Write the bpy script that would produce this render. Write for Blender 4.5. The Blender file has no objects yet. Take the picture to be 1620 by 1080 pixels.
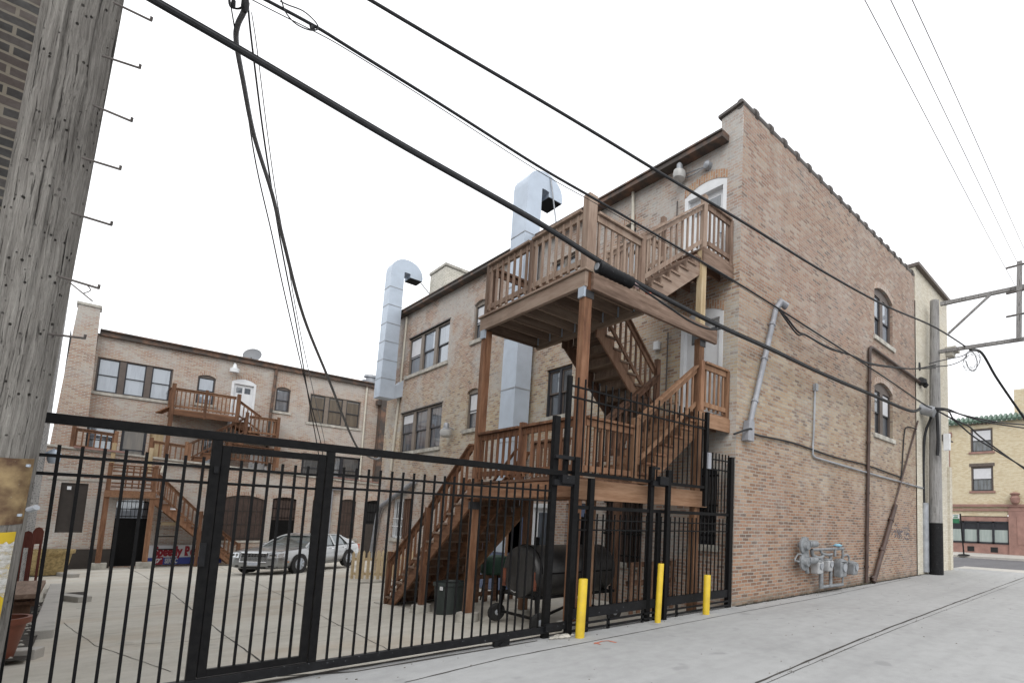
import bpy, bmesh, math, random
from mathutils import Vector, Matrix
random.seed(7)
SC = bpy.context.scene
COL = SC.collection

# ------------------------------------------------------------------ camera
CAM_H = 1.6
RC = [(0.650573, -0.758833, 0.030449), (0.090800, 0.037915, -0.995147), (0.753996, 0.650181, 0.093569)]      # rows: camera right / down / forward in world axes
FPX, PPX, PPY = 825.048, 1100.000, 748.578
camd = bpy.data.cameras.new("camera"); cam = bpy.data.objects.new("camera", camd); COL.objects.link(cam)
camd.sensor_fit = 'HORIZONTAL'; camd.sensor_width = 36.0
camd.lens = FPX/1620*36.0
camd.shift_x = (810-PPX)/1620
camd.shift_y = (PPY-540)/1620
camd.clip_start = 0.05; camd.clip_end = 2000
M = Matrix(((RC[0][0], -RC[1][0], -RC[2][0], 0), (RC[0][1], -RC[1][1], -RC[2][1], 0), (RC[0][2], -RC[1][2], -RC[2][2], CAM_H), (0, 0, 0, 1)))
cam.matrix_world = M
SC.camera = cam

# ------------------------------------------------------------------ overcast daylight
SUN_EL, SUN_AZ = math.radians(40), math.radians(222)
w = bpy.data.worlds.new("World"); SC.world = w; w.use_nodes = True
nt = w.node_tree; nt.nodes.clear()
out = nt.nodes.new('ShaderNodeOutputWorld'); bg = nt.nodes.new('ShaderNodeBackground')
sky = nt.nodes.new('ShaderNodeTexSky'); sky.sky_type = 'NISHITA'; sky.sun_disc = False
sky.sun_elevation = SUN_EL; sky.sun_rotation = SUN_AZ
tc = nt.nodes.new('ShaderNodeTexCoord')
nz = nt.nodes.new('ShaderNodeTexNoise'); nz.inputs['Scale'].default_value = 2.2; nz.inputs['Detail'].default_value = 5
mp = nt.nodes.new('ShaderNodeMapping'); mp.inputs['Scale'].default_value = (1, 1, 2.5)
rmp = nt.nodes.new('ShaderNodeValToRGB')
rmp.color_ramp.elements[0].position = .3; rmp.color_ramp.elements[0].color = (13.6, 13.8, 14.2, 1)
rmp.color_ramp.elements[1].position = .7; rmp.color_ramp.elements[1].color = (15.6, 15.6, 15.6, 1)
mx = nt.nodes.new('ShaderNodeMix'); mx.data_type = 'RGBA'; mx.inputs['Factor'].default_value = 0.93
nt.links.new(tc.outputs['Generated'], mp.inputs['Vector']); nt.links.new(mp.outputs[0], nz.inputs['Vector'])
nt.links.new(nz.outputs['Fac'], rmp.inputs['Fac'])
nt.links.new(sky.outputs[0], mx.inputs['A']); nt.links.new(rmp.outputs[0], mx.inputs['B'])
nt.links.new(mx.outputs['Result'], bg.inputs['Color']); bg.inputs['Strength'].default_value = 0.1
nt.links.new(bg.outputs[0], out.inputs['Surface'])
sund = bpy.data.lights.new("sun", 'SUN'); sund.energy = 1.3; sund.angle = math.radians(40); sund.color = (1, .97, .93)
sun = bpy.data.objects.new("sun", sund); COL.objects.link(sun)
sdir = Vector((math.sin(SUN_AZ)*math.cos(SUN_EL), math.cos(SUN_AZ)*math.cos(SUN_EL), math.sin(SUN_EL)))
sun.rotation_euler = (-sdir).to_track_quat('-Z', 'Y').to_euler(); sun.location = (0, -5, 30)
vs = SC.view_settings; vs.view_transform = 'Standard'; vs.look = 'None'; vs.exposure = 0.1; vs.gamma = 1.0

# ------------------------------------------------------------------ measuring helpers (pixel of the photo + a plane of the place -> point)
def ray(px, py):
    a, b = (px-PPX)/FPX, (py-PPY)/FPX
    return Vector([RC[0][i]*a + RC[1][i]*b + RC[2][i] for i in range(3)])
CAMP = Vector((0, 0, CAM_H))
def PX(px, py, c): d = ray(px, py); return CAMP + d*(c/d.x)
def PY(px, py, c): d = ray(px, py); return CAMP + d*(c/d.y)
def PZ(px, py, z=0): d = ray(px, py); return CAMP + d*((z-CAM_H)/d.z)
def PD(px, py, zc): return CAMP + ray(px, py)*zc
XC, YC = 8.328, 6.138          # corner of the brick building
def yard_z(y):                 # the yard falls gently away from the alley
    if y <= 6.3: return 0.0
    if y < 8.0: return -0.273*(y-6.3)/1.7
    return -.22-.0355*(y-6.5)
def PG(px, py):
    d = ray(px, py); t = (-.22+.0355*6.5-CAM_H)/(d.z+.0355*d.y); return CAMP + d*t

# ------------------------------------------------------------------ material helpers
def new_mat(name):
    m = bpy.data.materials.new(name); m.use_nodes = True
    t = m.node_tree; b = t.nodes['Principled BSDF']
    return m, t, b
def N(t, kind, **kw):
    n = t.nodes.new(kind)
    for k, v in kw.items():
        if k in n.inputs: n.inputs[k].default_value = v
        else: setattr(n, k, v)
    return n
def math_n(t, op, a, b=None):
    n = t.nodes.new('ShaderNodeMath'); n.operation = op
    for i, v in enumerate((a, b)):
        if v is None: continue
        if isinstance(v, (int, float)): n.inputs[i].default_value = v
        else: t.links.new(v, n.inputs[i])
    return n.outputs[0]
def mixc(t, fac, a, b, bt='MIX'):
    n = t.nodes.new('ShaderNodeMix'); n.data_type = 'RGBA'; n.blend_type = bt
    for s, v in (('Factor', fac), ('A', a), ('B', b)):
        if isinstance(v, (int, float)): n.inputs[s].default_value = v
        elif isinstance(v, (tuple, list)): n.inputs[s].default_value = (*v[:3], 1)
        else: t.links.new(v, n.inputs[s])
    return n.outputs['Result']
def ramp(t, fac, stops):
    n = t.nodes.new('ShaderNodeValToRGB'); cr = n.color_ramp
    while len(cr.elements) < len(stops): cr.elements.new(.5)
    for e, (p, c) in zip(cr.elements, stops):
        e.position = p; e.color = (*c, 1) if len(c) == 3 else c
    t.links.new(fac, n.inputs['Fac']); return n.outputs['Color']
def noise(t, vec, scale, detail=4, rough=.55):
    n = t.nodes.new('ShaderNodeTexNoise'); n.inputs['Scale'].default_value = scale
    n.inputs['Detail'].default_value = detail; n.inputs['Roughness'].default_value = rough
    if vec is not None: t.links.new(vec, n.inputs['Vector'])
    return n.outputs['Fac']
def pos(t): return t.nodes.new('ShaderNodeNewGeometry').outputs['Position']
def scaled(t, vec, s):
    n = t.nodes.new('ShaderNodeMapping'); n.inputs['Scale'].default_value = s
    t.links.new(vec, n.inputs['Vector']); return n.outputs[0]
def bump(t, b, h, strength=.3, dist=.01):
    n = t.nodes.new('ShaderNodeBump'); n.inputs['Strength'].default_value = strength; n.inputs['Distance'].default_value = dist
    t.links.new(h, n.inputs['Height']); t.links.new(n.outputs[0], b.inputs['Normal'])

def brick_mat(name, stops, mortar, bw=.208, bh=.07, stain=None, zmix=None, wash=0.0, msize=.011, soldier=False, grime=None, washz=None, splash=False):
    """real coursed brick: colour per brick, mortar joints, patches of paler wash"""
    m, t, b = new_mat(name); L = t.links
    g = t.nodes.new('ShaderNodeNewGeometry'); sp = N(t, 'ShaderNodeSeparateXYZ'); L.new(g.outputs['Position'], sp.inputs[0])
    sn = N(t, 'ShaderNodeSeparateXYZ'); L.new(g.outputs['True Normal'], sn.inputs[0])
    ax = math_n(t, 'GREATER_THAN', math_n(t, 'ABSOLUTE', sn.outputs[0]), .6)
    u = math_n(t, 'ADD', math_n(t, 'MULTIPLY', sp.outputs[1], ax), math_n(t, 'MULTIPLY', sp.outputs[0], math_n(t, 'SUBTRACT', 1.0, ax)))
    wob = noise(t, g.outputs['Position'], 1.3, 3)
    v = math_n(t, 'ADD', sp.outputs[2], math_n(t, 'MULTIPLY', math_n(t, 'SUBTRACT', wob, .5), .05))
    wob2 = noise(t, g.outputs['Position'], 9., 2)
    v = math_n(t, 'ADD', v, math_n(t, 'MULTIPLY', math_n(t, 'SUBTRACT', wob2, .5), .012))
    cv = N(t, 'ShaderNodeCombineXYZ')
    L.new(v if soldier else u, cv.inputs[0]); L.new(u if soldier else v, cv.inputs[1])
    br = t.nodes.new('ShaderNodeTexBrick'); L.new(cv.outputs[0], br.inputs['Vector'])
    br.inputs['Scale'].default_value = 1; br.inputs['Brick Width'].default_value = bw; br.inputs['Row Height'].default_value = bh
    br.inputs['Mortar Size'].default_value = msize; br.inputs['Mortar Smooth'].default_value = .25
    br.inputs['Color1'].default_value = (0, 0, 0, 1); br.inputs['Color2'].default_value = (1, 1, 1, 1); br.inputs['Mortar'].default_value = (.5, .5, .5, 1)
    br.inputs['Bias'].default_value = 0; br.offset = .5
    patch = noise(t, g.outputs['Position'], .35, 4)
    fac = math_n(t, 'ADD', br.outputs['Color'], math_n(t, 'MULTIPLY', math_n(t, 'SUBTRACT', patch, .5), .5))
    col = ramp(t, fac, stops)
    for z0, z1, stops2 in (zmix or []):            # bands of differently fired brick between two heights
        c2 = ramp(t, fac, stops2)
        zz = math_n(t, 'ADD', sp.outputs[2], math_n(t, 'MULTIPLY', math_n(t, 'SUBTRACT', noise(t, g.outputs['Position'], .6, 5), .5), 3.0))
        mr = N(t, 'ShaderNodeMapRange'); L.new(zz, mr.inputs[0]); mr.inputs[1].default_value = z0-1.1; mr.inputs[2].default_value = z0+1.1
        mr2 = N(t, 'ShaderNodeMapRange'); L.new(zz, mr2.inputs[0]); mr2.inputs[1].default_value = z1+1.2; mr2.inputs[2].default_value = z1-1.2
        col = mixc(t, math_n(t, 'MULTIPLY', mr.outputs[0], mr2.outputs[0]), col, c2)
    fine = noise(t, g.outputs['Position'], 60, 3)
    col = mixc(t, .35, col, ramp(t, fine, [(.3, (.35, .35, .35)), (.7, (.75, .75, .75))]), 'OVERLAY')
    mcol = mixc(t, noise(t, g.outputs['Position'], 25, 3), [c*.8 for c in mortar], [min(1, c*1.15) for c in mortar])
    col = mixc(t, br.outputs['Fac'], col, mcol)
    if wash:            # smeared mortar / efflorescence patches
        wn = noise(t, g.outputs['Position'], .8, 6, .65)
        wn = math_n(t, 'ADD', wn, math_n(t, 'MULTIPLY', math_n(t, 'MAXIMUM', math_n(t, 'SUBTRACT', sp.outputs[2], washz), 0.0), .055)) if washz else wn
        wr = ramp(t, wn, [(.46, (0, 0, 0)), (.62, (1, 1, 1))])
        w2 = noise(t, g.outputs['Position'], 14, 4, .7)
        wf = math_n(t, 'MULTIPLY', math_n(t, 'MULTIPLY', wr, wash), ramp(t, w2, [(.3, (.3, .3, .3)), (.6, (1, 1, 1))]))
        col = mixc(t, wf, col, (.46, .465, .45))
    if grime:           # soot in drips and patches
        gn = noise(t, scaled(t, g.outputs['Position'], (1.6, 1.6, .35)), 1.4, 6, .7)
        gf = math_n(t, 'MULTIPLY', ramp(t, gn, [(.5, (0, 0, 0)), (.75, (1, 1, 1))]), grime)
        col = mixc(t, gf, col, (.09, .075, .07))
    if splash:          # mud and lime splashed along the foot of the wall, with a ragged upper edge
        dn = math_n(t, 'ADD', math_n(t, 'MULTIPLY', sp.outputs[2], 1.5), math_n(t, 'MULTIPLY', noise(t, g.outputs['Position'], 2.2, 6, .7), 1.2))
        col = mixc(t, math_n(t, 'MULTIPLY', ramp(t, dn, [(.55, (1, 1, 1)), (.9, (0, 0, 0))]), .75), col, (.13, .115, .09))
    L.new(col, b.inputs['Base Color']); b.inputs['Roughness'].default_value = .9
    hh = math_n(t, 'ADD', math_n(t, 'MULTIPLY', br.outputs['Fac'], -1.0), math_n(t, 'MULTIPLY', fine, .5))
    bump(t, b, hh, .5, .008)
    return m

def wood_mat(name, cols, rough=.75):
    """three versions, grain along x, y or z; MB.build picks by the longest side of the piece"""
    return [wood_axis(name+'_'+'xyz'[k], cols, rough, k) for k in range(3)]
def wood_axis(name, cols, rough, k):
    m, t, b = new_mat(name); L = t.links
    s1 = [9, 9, 9]; s1[k] = .9; s2 = [34, 34, 34]; s2[k] = 2.5; s1, s2 = tuple(s1), tuple(s2)
    tcn = t.nodes.new('ShaderNodeTexCoord'); p = tcn.outputs['Object']
    oi = t.nodes.new('ShaderNodeObjectInfo')
    g1 = noise(t, scaled(t, p, s1), 1.5, 6, .65)
    g2 = noise(t, scaled(t, p, s2), 2.5, 3, .6)
    f = math_n(t, 'ADD', math_n(t, 'MULTIPLY', g1, .75), math_n(t, 'MULTIPLY', g2, .25))
    f = math_n(t, 'ADD', f, math_n(t, 'MULTIPLY', math_n(t, 'SUBTRACT', oi.outputs['Random'], .5), .26))
    col = ramp(t, f, [(.32, cols[0]), (.5, cols[1]), (.68, cols[2])])
    kn = noise(t, p, 1.7, 4); col = mixc(t, math_n(t, 'MULTIPLY', ramp(t, kn, [(.5, (0, 0, 0)), (.75, (1, 1, 1))]), .35), col, [c*.55 for c in cols[0]])
    L.new(col, b.inputs['Base Color']); b.inputs['Roughness'].default_value = rough; b.inputs['Specular IOR Level'].default_value = .3
    bump(t, b, g2, .25, .004)
    return m
def plain_mat(name, col, rough=.6, metal=0.0, vary=.12, scale=6., spec=.5, col2=None, bumpy=0.0, thr=(.35, .7), specks=False):
    m, t, b = new_mat(name)
    p = t.nodes.new('ShaderNodeTexCoord').outputs['Object']
    n = noise(t, p, scale, 5, .6)
    c2 = col2 if col2 else [c*(1-vary*2) for c in col]
    cc = ramp(t, n, [(thr[0], c2), (thr[1], [min(1, c*(1+vary*.5)) for c in col])])
    if specks:      # chipped paint showing pale primer
        cc = mixc(t, math_n(t, 'MULTIPLY', ramp(t, noise(t, p, 26, 4, .7), [(.66, (0, 0, 0)), (.70, (1, 1, 1))]), .8), cc, specks if isinstance(specks, tuple) else (.22, .23, .25))
    t.links.new(cc, b.inputs['Base Color'])
    b.inputs['Roughness'].default_value = rough; b.inputs['Metallic'].default_value = metal
    b.inputs['Specular IOR Level'].default_value = spec
    if bumpy: bump(t, b, noise(t, p, scale*6, 3), bumpy, .004)
    return m
def glass_mat(name, inner, inner2, refl=.3, scale=1.2):
    """window pane: what little shows of the room (in glass_brown a painted reflection of brick), under a clear reflection"""
    m, t, b = new_mat(name); L = t.links
    p = t.nodes.new('ShaderNodeTexCoord').outputs['Object']
    n = noise(t, scaled(t, p, (5, 5, .5)), scale, 3)
    L.new(ramp(t, n, [(.42, inner), (.58, inner2)]), b.inputs['Base Color']); b.inputs['Roughness'].default_value = .5
    gl = t.nodes.new('ShaderNodeBsdfGlossy'); gl.inputs['Roughness'].default_value = .02; gl.inputs['Color'].default_value = (.9, .95, 1, 1)
    bp = t.nodes.new('ShaderNodeBump'); bp.inputs['Strength'].default_value = .05; bp.inputs['Distance'].default_value = .02
    L.new(noise(t, p, 1.6, 1), bp.inputs['Height']); L.new(bp.outputs[0], gl.inputs['Normal'])
    lw = t.nodes.new('ShaderNodeLayerWeight'); lw.inputs['Blend'].default_value = .35
    f = math_n(t, 'ADD', math_n(t, 'MULTIPLY', lw.outputs['Fresnel'], .6), refl)
    f = math_n(t, 'MINIMUM', f, .95)
    ms = t.nodes.new('ShaderNodeMixShader'); L.new(f, ms.inputs[0]); L.new(b.outputs[0], ms.inputs[1]); L.new(gl.outputs[0], ms.inputs[2])
    L.new(ms.outputs[0], t.nodes['Material Output'].inputs['Surface'])
    return m
def concrete_mat(name, base, dark, rough=.85, joints=None, rust=0.0, cracks=True):
    m, t, b = new_mat(name); L = t.links; p = pos(t)
    n1 = noise(t, p, .45, 6, .62); n2 = noise(t, p, 5, 5, .6); n3 = noise(t, p, 90, 3, .6)
    f = math_n(t, 'ADD', math_n(t, 'MULTIPLY', n1, .6), math_n(t, 'MULTIPLY', n2, .4))
    col = ramp(t, f, [(.34, dark), (.55, base), (.75, [min(1, c*1.1) for c in base])])
    col = mixc(t, .3, col, ramp(t, n3, [(.3, (.38, .38, .38)), (.7, (.66, .66, .66))]), 'OVERLAY')
    st = noise(t, scaled(t, p, (.25, 1.6, 1)), 1.1, 5, .65)
    col = mixc(t, math_n(t, 'MULTIPLY', ramp(t, st, [(.55, (0, 0, 0)), (.8, (1, 1, 1))]), .25), col, [c*.72 for c in base])
    if rust:
        rn = noise(t, scaled(t, p, (.5, .9, 1)), .7, 5, .6)
        col = mixc(t, math_n(t, 'MULTIPLY', ramp(t, rn, [(.5, (0, 0, 0)), (.72, (1, 1, 1))]), rust), col, (.36, .24, .13))
    tk = noise(t, scaled(t, p, (.12, 2.2, 1)), 1.0, 4, .55)      # tyre-worn bands along the alley
    col = mixc(t, math_n(t, 'MULTIPLY', ramp(t, tk, [(.46, (0, 0, 0)), (.66, (1, 1, 1))]), .22), col, [c*.62 for c in base])
    pt_ = noise(t, p, .9, 7, .72); col = mixc(t, math_n(t, 'MULTIPLY', ramp(t, pt_, [(.54, (0, 0, 0)), (.6, (1, 1, 1))]), .16), col, [c*.6 for c in base])
    sp = noise(t, p, 2.6, 2, .4)      # small oil spots
    col = mixc(t, math_n(t, 'MULTIPLY', ramp(t, sp, [(.66, (0, 0, 0)), (.74, (1, 1, 1))]), .4), col, [c*.5 for c in base])
    if cracks:
        vo = t.nodes.new('ShaderNodeTexVoronoi'); vo.feature = 'DISTANCE_TO_EDGE'; vo.inputs['Scale'].default_value = .32
        pw = t.nodes.new('ShaderNodeVectorMath'); pw.operation = 'ADD'; L.new(p, pw.inputs[0])
        nn = t.nodes.new('ShaderNodeTexNoise'); nn.inputs['Scale'].default_value = 1.5; nn.inputs['Detail'].default_value = 6; L.new(p, nn.inputs['Vector'])
        L.new(nn.outputs['Color'], pw.inputs[1]); L.new(pw.outputs[0], vo.inputs['Vector'])
        ck = ramp(t, vo.outputs['Distance'], [(.0, (1, 1, 1)), (.006, (0, 0, 0))])
        col = mixc(t, math_n(t, 'MULTIPLY', ck, .45), col, [c*.35 for c in base])
    L.new(col, b.inputs['Base Color']); b.inputs['Roughness'].default_value = rough
    bump(t, b, math_n(t, 'ADD', n3, n2), .12, .006)
    return m

# ------------------------------------------------------------------ mesh helpers
ORG = {}
def V(*a): return Vector(a)
class MB:
    def __init__(s): s.v = []; s.f = []
    def add(s, vs_, fs):
        o = len(s.v); s.v += [Vector(p) for p in vs_]; s.f += [tuple(i+o for i in f) for f in fs]; return s
    def hexa(s, p):     # 8 points: bottom 4 ccw, top 4 ccw
        return s.add(p, [(3, 2, 1, 0), (4, 5, 6, 7), (0, 1, 5, 4), (1, 2, 6, 5), (2, 3, 7, 6), (3, 0, 4, 7)])
    def box(s, x0, x1, y0, y1, z0, z1):
        return s.hexa([(x0, y0, z0), (x1, y0, z0), (x1, y1, z0), (x0, y1, z0), (x0, y0, z1), (x1, y0, z1), (x1, y1, z1), (x0, y1, z1)])
    def beam(s, p, q, w, h, up=(0, 0, 1)):
        p, q, up = Vector(p), Vector(q), Vector(up); d = (q-p).normalized()
        a = d.cross(up)
        if a.length < 1e-4: a = d.cross(Vector((1, 0, 0)))
        a.normalize(); b = a.cross(d); a *= w/2; b *= h/2
        return s.hexa([p-a-b, p+a-b, q+a-b, q-a-b, p-a+b, p+a+b, q+a+b, q-a+b])
    def vbeam(s, p, q, w, h):     # like beam, but ends cut plumb and section kept vertical
        p, q = Vector(p), Vector(q); d = (q-p); d.z = 0; d.normalize(); a = Vector((-d.y, d.x, 0))*w/2; b = Vector((0, 0, h/2))
        return s.hexa([p+a-b, p-a-b, q-a-b, q+a-b, p+a+b, p-a+b, q-a+b, q+a+b])
    def tube(s, pts, r, n=8, caps=True):
        pts = [Vector(p) for p in pts]; k = len(pts); o = len(s.v)
        up = Vector((0, 0, 1)); prev = None
        for i, p in enumerate(pts):
            d = (pts[min(i+1, k-1)]-pts[max(i-1, 0)]).normalized()
            if prev is None:
                a = d.cross(up)
                if a.length < .05: a = d.cross(Vector((1, 0, 0)))
            else: a = prev - d*prev.dot(d)
            a.normalize(); prev = a; b = d.cross(a)
            rr = r[i] if isinstance(r, (list, tuple)) else r
            for j in range(n):
                t = 2*math.pi*j/n; s.v.append(p + a*(math.cos(t)*rr) + b*(math.sin(t)*rr))
        for i in range(k-1):
            for j in range(n):
                j2 = (j+1) % n
                s.f.append((o+i*n+j, o+i*n+j2, o+(i+1)*n+j2, o+(i+1)*n+j))
        if caps:
            s.f.append(tuple(o+j for j in range(n))[::-1]); s.f.append(tuple(o+(k-1)*n+j for j in range(n)))
        return s
    def cyl(s, p, q, r0, r1=None, n=16): return s.tube([p, q], [r0, r0 if r1 is None else r1], n)
    def prism(s, poly, off):
        n = len(poly); off = Vector(off); o = len(s.v)
        s.v += [Vector(p) for p in poly] + [Vector(p)+off for p in poly]
        s.f += [tuple(o+i for i in range(n))[::-1], tuple(o+n+i for i in range(n))]
        s.f += [(o+i, o+(i+1) % n, o+n+(i+1) % n, o+n+i) for i in range(n)]
        return s
    def lathe(s, prof, c, n=20, axis='z'):
        o = len(s.v); c = Vector(c)
        for r, h in prof:
            for j in range(n):
                t = 2*math.pi*j/n; a, b = r*math.cos(t), r*math.sin(t)
                s.v.append(c + (Vector((a, b, h)) if axis == 'z' else Vector((h, a, b)) if axis == 'x' else Vector((a, h, b))))
        for i in range(len(prof)-1):
            for j in range(n):
                j2 = (j+1) % n; s.f.append((o+i*n+j, o+i*n+j2, o+(i+1)*n+j2, o+(i+1)*n+j))
        s.f.append(tuple(o+j for j in range(n))[::-1]); s.f.append(tuple(o+(len(prof)-1)*n+j for j in range(n)))
        return s
    def quad(s, a, b, c, d): return s.add([a, b, c, d], [(0, 1, 2, 3)])
    def split(s):       # the loose pieces of this mesh, each as a builder of its own
        par = list(range(len(s.v)))
        def root(i):
            while par[i] != i: par[i] = par[par[i]]; i = par[i]
            return i
        for f in s.f:
            for a in f[1:]: par[root(a)] = root(f[0])
        groups = {}
        for f in s.f: groups.setdefault(root(f[0]), []).append(f)
        out = []
        for fs in groups.values():
            ids = sorted({i for f in fs for i in f}); mp_ = {i: k for k, i in enumerate(ids)}; m = MB(); m.v = [s.v[i] for i in ids]; m.f = [tuple(mp_[i] for i in f) for f in fs]; out.append(m)
        return out
    def build_each(s, *a, **k): return [m.build(*a, **k) for m in s.split()]
    def build(s, name, mat, parent=None, smooth=False, bevel=0, local=False, origin=None):
        if parent is not None: org = ORG.get(parent, Vector()) if not local else Vector()
        elif origin is not None: org = Vector(origin)
        else:
            xs = [p.x for p in s.v]; ys = [p.y for p in s.v]; zs = [p.z for p in s.v]
            org = Vector(((min(xs)+max(xs))/2, (min(ys)+max(ys))/2, min(zs)))
        me = bpy.data.meshes.new(name); me.from_pydata([p-org for p in s.v], [], s.f); me.update()
        bm = bmesh.new(); bm.from_mesh(me); bmesh.ops.recalc_face_normals(bm, faces=bm.faces); bm.to_mesh(me); bm.free()
        if smooth:
            for p in me.polygons: p.use_smooth = True
            me.set_sharp_from_angle(angle=math.radians(38))
        o = bpy.data.objects.new(name, me); COL.objects.link(o)
        if isinstance(mat, list):
            ext = [max(p[i] for p in s.v)-min(p[i] for p in s.v) for i in range(3)]; k = ext.index(max(ext))
            if name == 'railing': k = 2
            mat = mat[k]
        if mat is not None: me.materials.append(mat)
        if parent is not None: o.parent = parent; ORG[o] = org
        else: o.location = org; ORG[o] = org
        if bevel:
            bv = o.modifiers.new('bevel', 'BEVEL'); bv.width = bevel; bv.segments = 2; bv.limit_method = 'ANGLE'; bv.angle_limit = math.radians(40)
        return o
def tag(o, label=None, cat=None, group=None, kind=None):
    if label: o['label'] = label
    if cat: o['category'] = cat
    if group: o['group'] = group
    if kind: o['kind'] = kind
    return o
def thing(name, label, cat, loc, group=None):
    o = bpy.data.objects.new(name, None); COL.objects.link(o); o.location = loc; o.empty_display_size = .3
    ORG[o] = Vector(loc); return tag(o, label, cat, group)
def copy_tree(o, parent=None):
    c = o.copy(); COL.objects.link(c)
    if parent is not None: c.parent = parent
    for ch in [x for x in bpy.data.objects if x.parent == o and x != c]: copy_tree(ch, c)
    return c
def catmull(pts, k=6):
    pts = [Vector(p) for p in pts]; out = []
    for i in range(len(pts)-1):
        p0 = pts[max(i-1, 0)]; p1 = pts[i]; p2 = pts[i+1]; p3 = pts[min(i+2, len(pts)-1)]
        for j in range(k):
            t = j/k
            out.append(.5*((2*p1)+(-p0+p2)*t+(2*p0-5*p1+4*p2-p3)*t*t+(-p0+3*p1-3*p2+p3)*t**3))
    out.append(pts[-1]); return out

# ------------------------------------------------------------------ materials
RED = [(.0, (0.217, 0.137, 0.097)), (.14, (0.308, 0.171, 0.108)), (.45, (0.382, 0.217, 0.131)), (.75, (0.416, 0.257, 0.160)), (1, (0.433, 0.296, 0.199))]
PINK = [(.0, (.19, .135, .11)), (.14, (.285, .17, .125)), (.45, (.355, .215, .155)), (.75, (.39, .265, .195)), (1, (.42, .335, .27))]
YEL = [(.0, (.22, .155, .11)), (.14, (.33, .215, .14)), (.42, (.41, .29, .175)), (.7, (.46, .36, .225)), (1, (.49, .41, .29))]
YEL_SIDE = [(a, tuple((.68*y+.32*p)*.82 for y, p in zip(c, q))) for (a, c), (_, q) in zip(YEL, PINK)]
M = {}
M['brick_side'] = brick_mat('brick_side', [(.0, (.13, .085, .065)), (.14, (.18, .10, .065)), (.45, (.255, .138, .085)), (.75, (.295, .17, .108)), (1, (.325, .215, .145))], (.31, .287, .25), zmix=[(3.0, 6.0, YEL_SIDE), (6.2, 40, [(a, tuple((.86*y) for y in c)) for a, c in PINK])], wash=.2, washz=9.9, grime=.3, splash=True, msize=.0105)
M['brick_rear'] = brick_mat('brick_rear', PINK, (.42, .40, .36), zmix=[(3.4, 6.2, YEL)], wash=.8, washz=8.4, grime=.14, msize=.011)
M['brick_court'] = brick_mat('brick_court', [(.0, (.24, .14, .105)), (.35, (.36, .20, .14)), (.65, (.395, .26, .19)), (1, (.44, .36, .285))], (.43, .405, .36), msize=.017, wash=.7, washz=8.6, grime=.1)
M['brick_dark'] = brick_mat('brick_dark', [(.1, (.010, .009, .009)), (.6, (.024, .021, .020)), (1, (.055, .041, .035))], (.14, .122, .095), bw=.225, bh=.078, msize=.011, wash=.12)
M['brick_gray'] = brick_mat('brick_gray', [(.1, (.10, .10, .105)), (.5, (.24, .235, .235)), (.9, (.36, .35, .34))], (.33, .33, .32), wash=.3)
M['brick_cream'] = brick_mat('brick_cream', [(.1, (.50, .455, .365)), (.5, (.57, .53, .435)), (.9, (.61, .575, .485))], (.53, .49, .40), wash=.25)
M['brick_white'] = brick_mat('brick_white', [(.1, (.50, .48, .42)), (.5, (.60, .58, .50)), (.9, (.66, .63, .56))], (.44, .42, .36), wash=.2)
M['brick_buff'] = brick_mat('brick_buff', [(.1, (.50, .41, .26)), (.5, (.58, .495, .335)), (.9, (.62, .55, .40))], (.55, .49, .38))
M['soldier'] = brick_mat('soldier', RED[1:], (.42, .39, .34), bw=.2, bh=.07, soldier=True)
M['soldier_light'] = brick_mat('soldier_light', PINK[1:], (.46, .43, .38), bw=.2, bh=.07, soldier=True, wash=.3)
M['limestone'] = plain_mat('limestone', (.50, .48, .43), .85, vary=.2, scale=5, bumpy=.2)
M['terracotta'] = plain_mat('terracotta', (.32, .185, .155), .7, vary=.14, scale=2)
M['alley'] = concrete_mat('alley', (.362, .368, .37), (.285, .289, .29), cracks=False)
M['yard'] = concrete_mat('yard', (.55, .525, .465), (.42, .395, .34), rust=.36, cracks=False)
M['walk'] = concrete_mat('walk', (.47, .45, .42), (.38, .37, .34), cracks=False)
M['asphalt'] = concrete_mat('asphalt', (.13, .13, .14), (.09, .09, .1), cracks=True)
M['soil'] = plain_mat('soil', (.055, .045, .036), .95, scale=8, bumpy=.8, col2=(.012, .01, .008))
M['debris'] = plain_mat('debris', (.2, .18, .15), .9, vary=.4, scale=3)
M['joint'] = plain_mat('joint', (.055, .05, .045), .95, scale=10)
M['wood'] = wood_mat('wood', [(.09, .041, .023), (.20, .097, .053), (.295, .165, .098)])
M['wood_grey'] = wood_mat('wood_grey', [(.125, .08, .057), (.235, .162, .122), (.33, .25, .197)])
M['wood_dark'] = wood_mat('wood_dark', [(.07, .036, .023), (.16, .088, .056), (.245, .148, .098)])
M['wood_pale'] = wood_mat('wood_pale', [(.30, .215, .12), (.42, .32, .19), (.50, .41, .27)])
M['wood_under'] = wood_mat('wood_under', [(.10, .065, .045), (.19, .135, .10), (.27, .205, .155)])
M['wood_tan'] = wood_mat('wood_tan', [(.115, .058, .032), (.22, .12, .067), (.315, .19, .118)])
M['wood_rear'] = wood_mat('wood_rear', [(.09, .044, .025), (.18, .09, .05), (.27, .152, .09)])
M['picket'] = wood_mat('picket', [(.42, .31, .18), (.55, .43, .27), (.64, .53, .36)])
M['black'] = plain_mat('black', (.008, .0078, .008), .5, vary=.2, scale=20, spec=.12, col2=(.004, .004, .0045))
M['black_worn'] = plain_mat('black_worn', (.011, .0115, .013), .5, spec=.18, scale=14, col2=(.006, .006, .007), bumpy=.15, specks=True)
M['steel_bracket'] = plain_mat('steel_bracket', (.03, .03, .033), .5)
M['galv'] = plain_mat('galv', (.50, .57, .66), .5, metal=.35, vary=.07, scale=1.6)
M['galv_dull'] = plain_mat('galv_dull', (.36, .38, .41), .5, metal=.3, vary=.16, scale=3)
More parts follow.
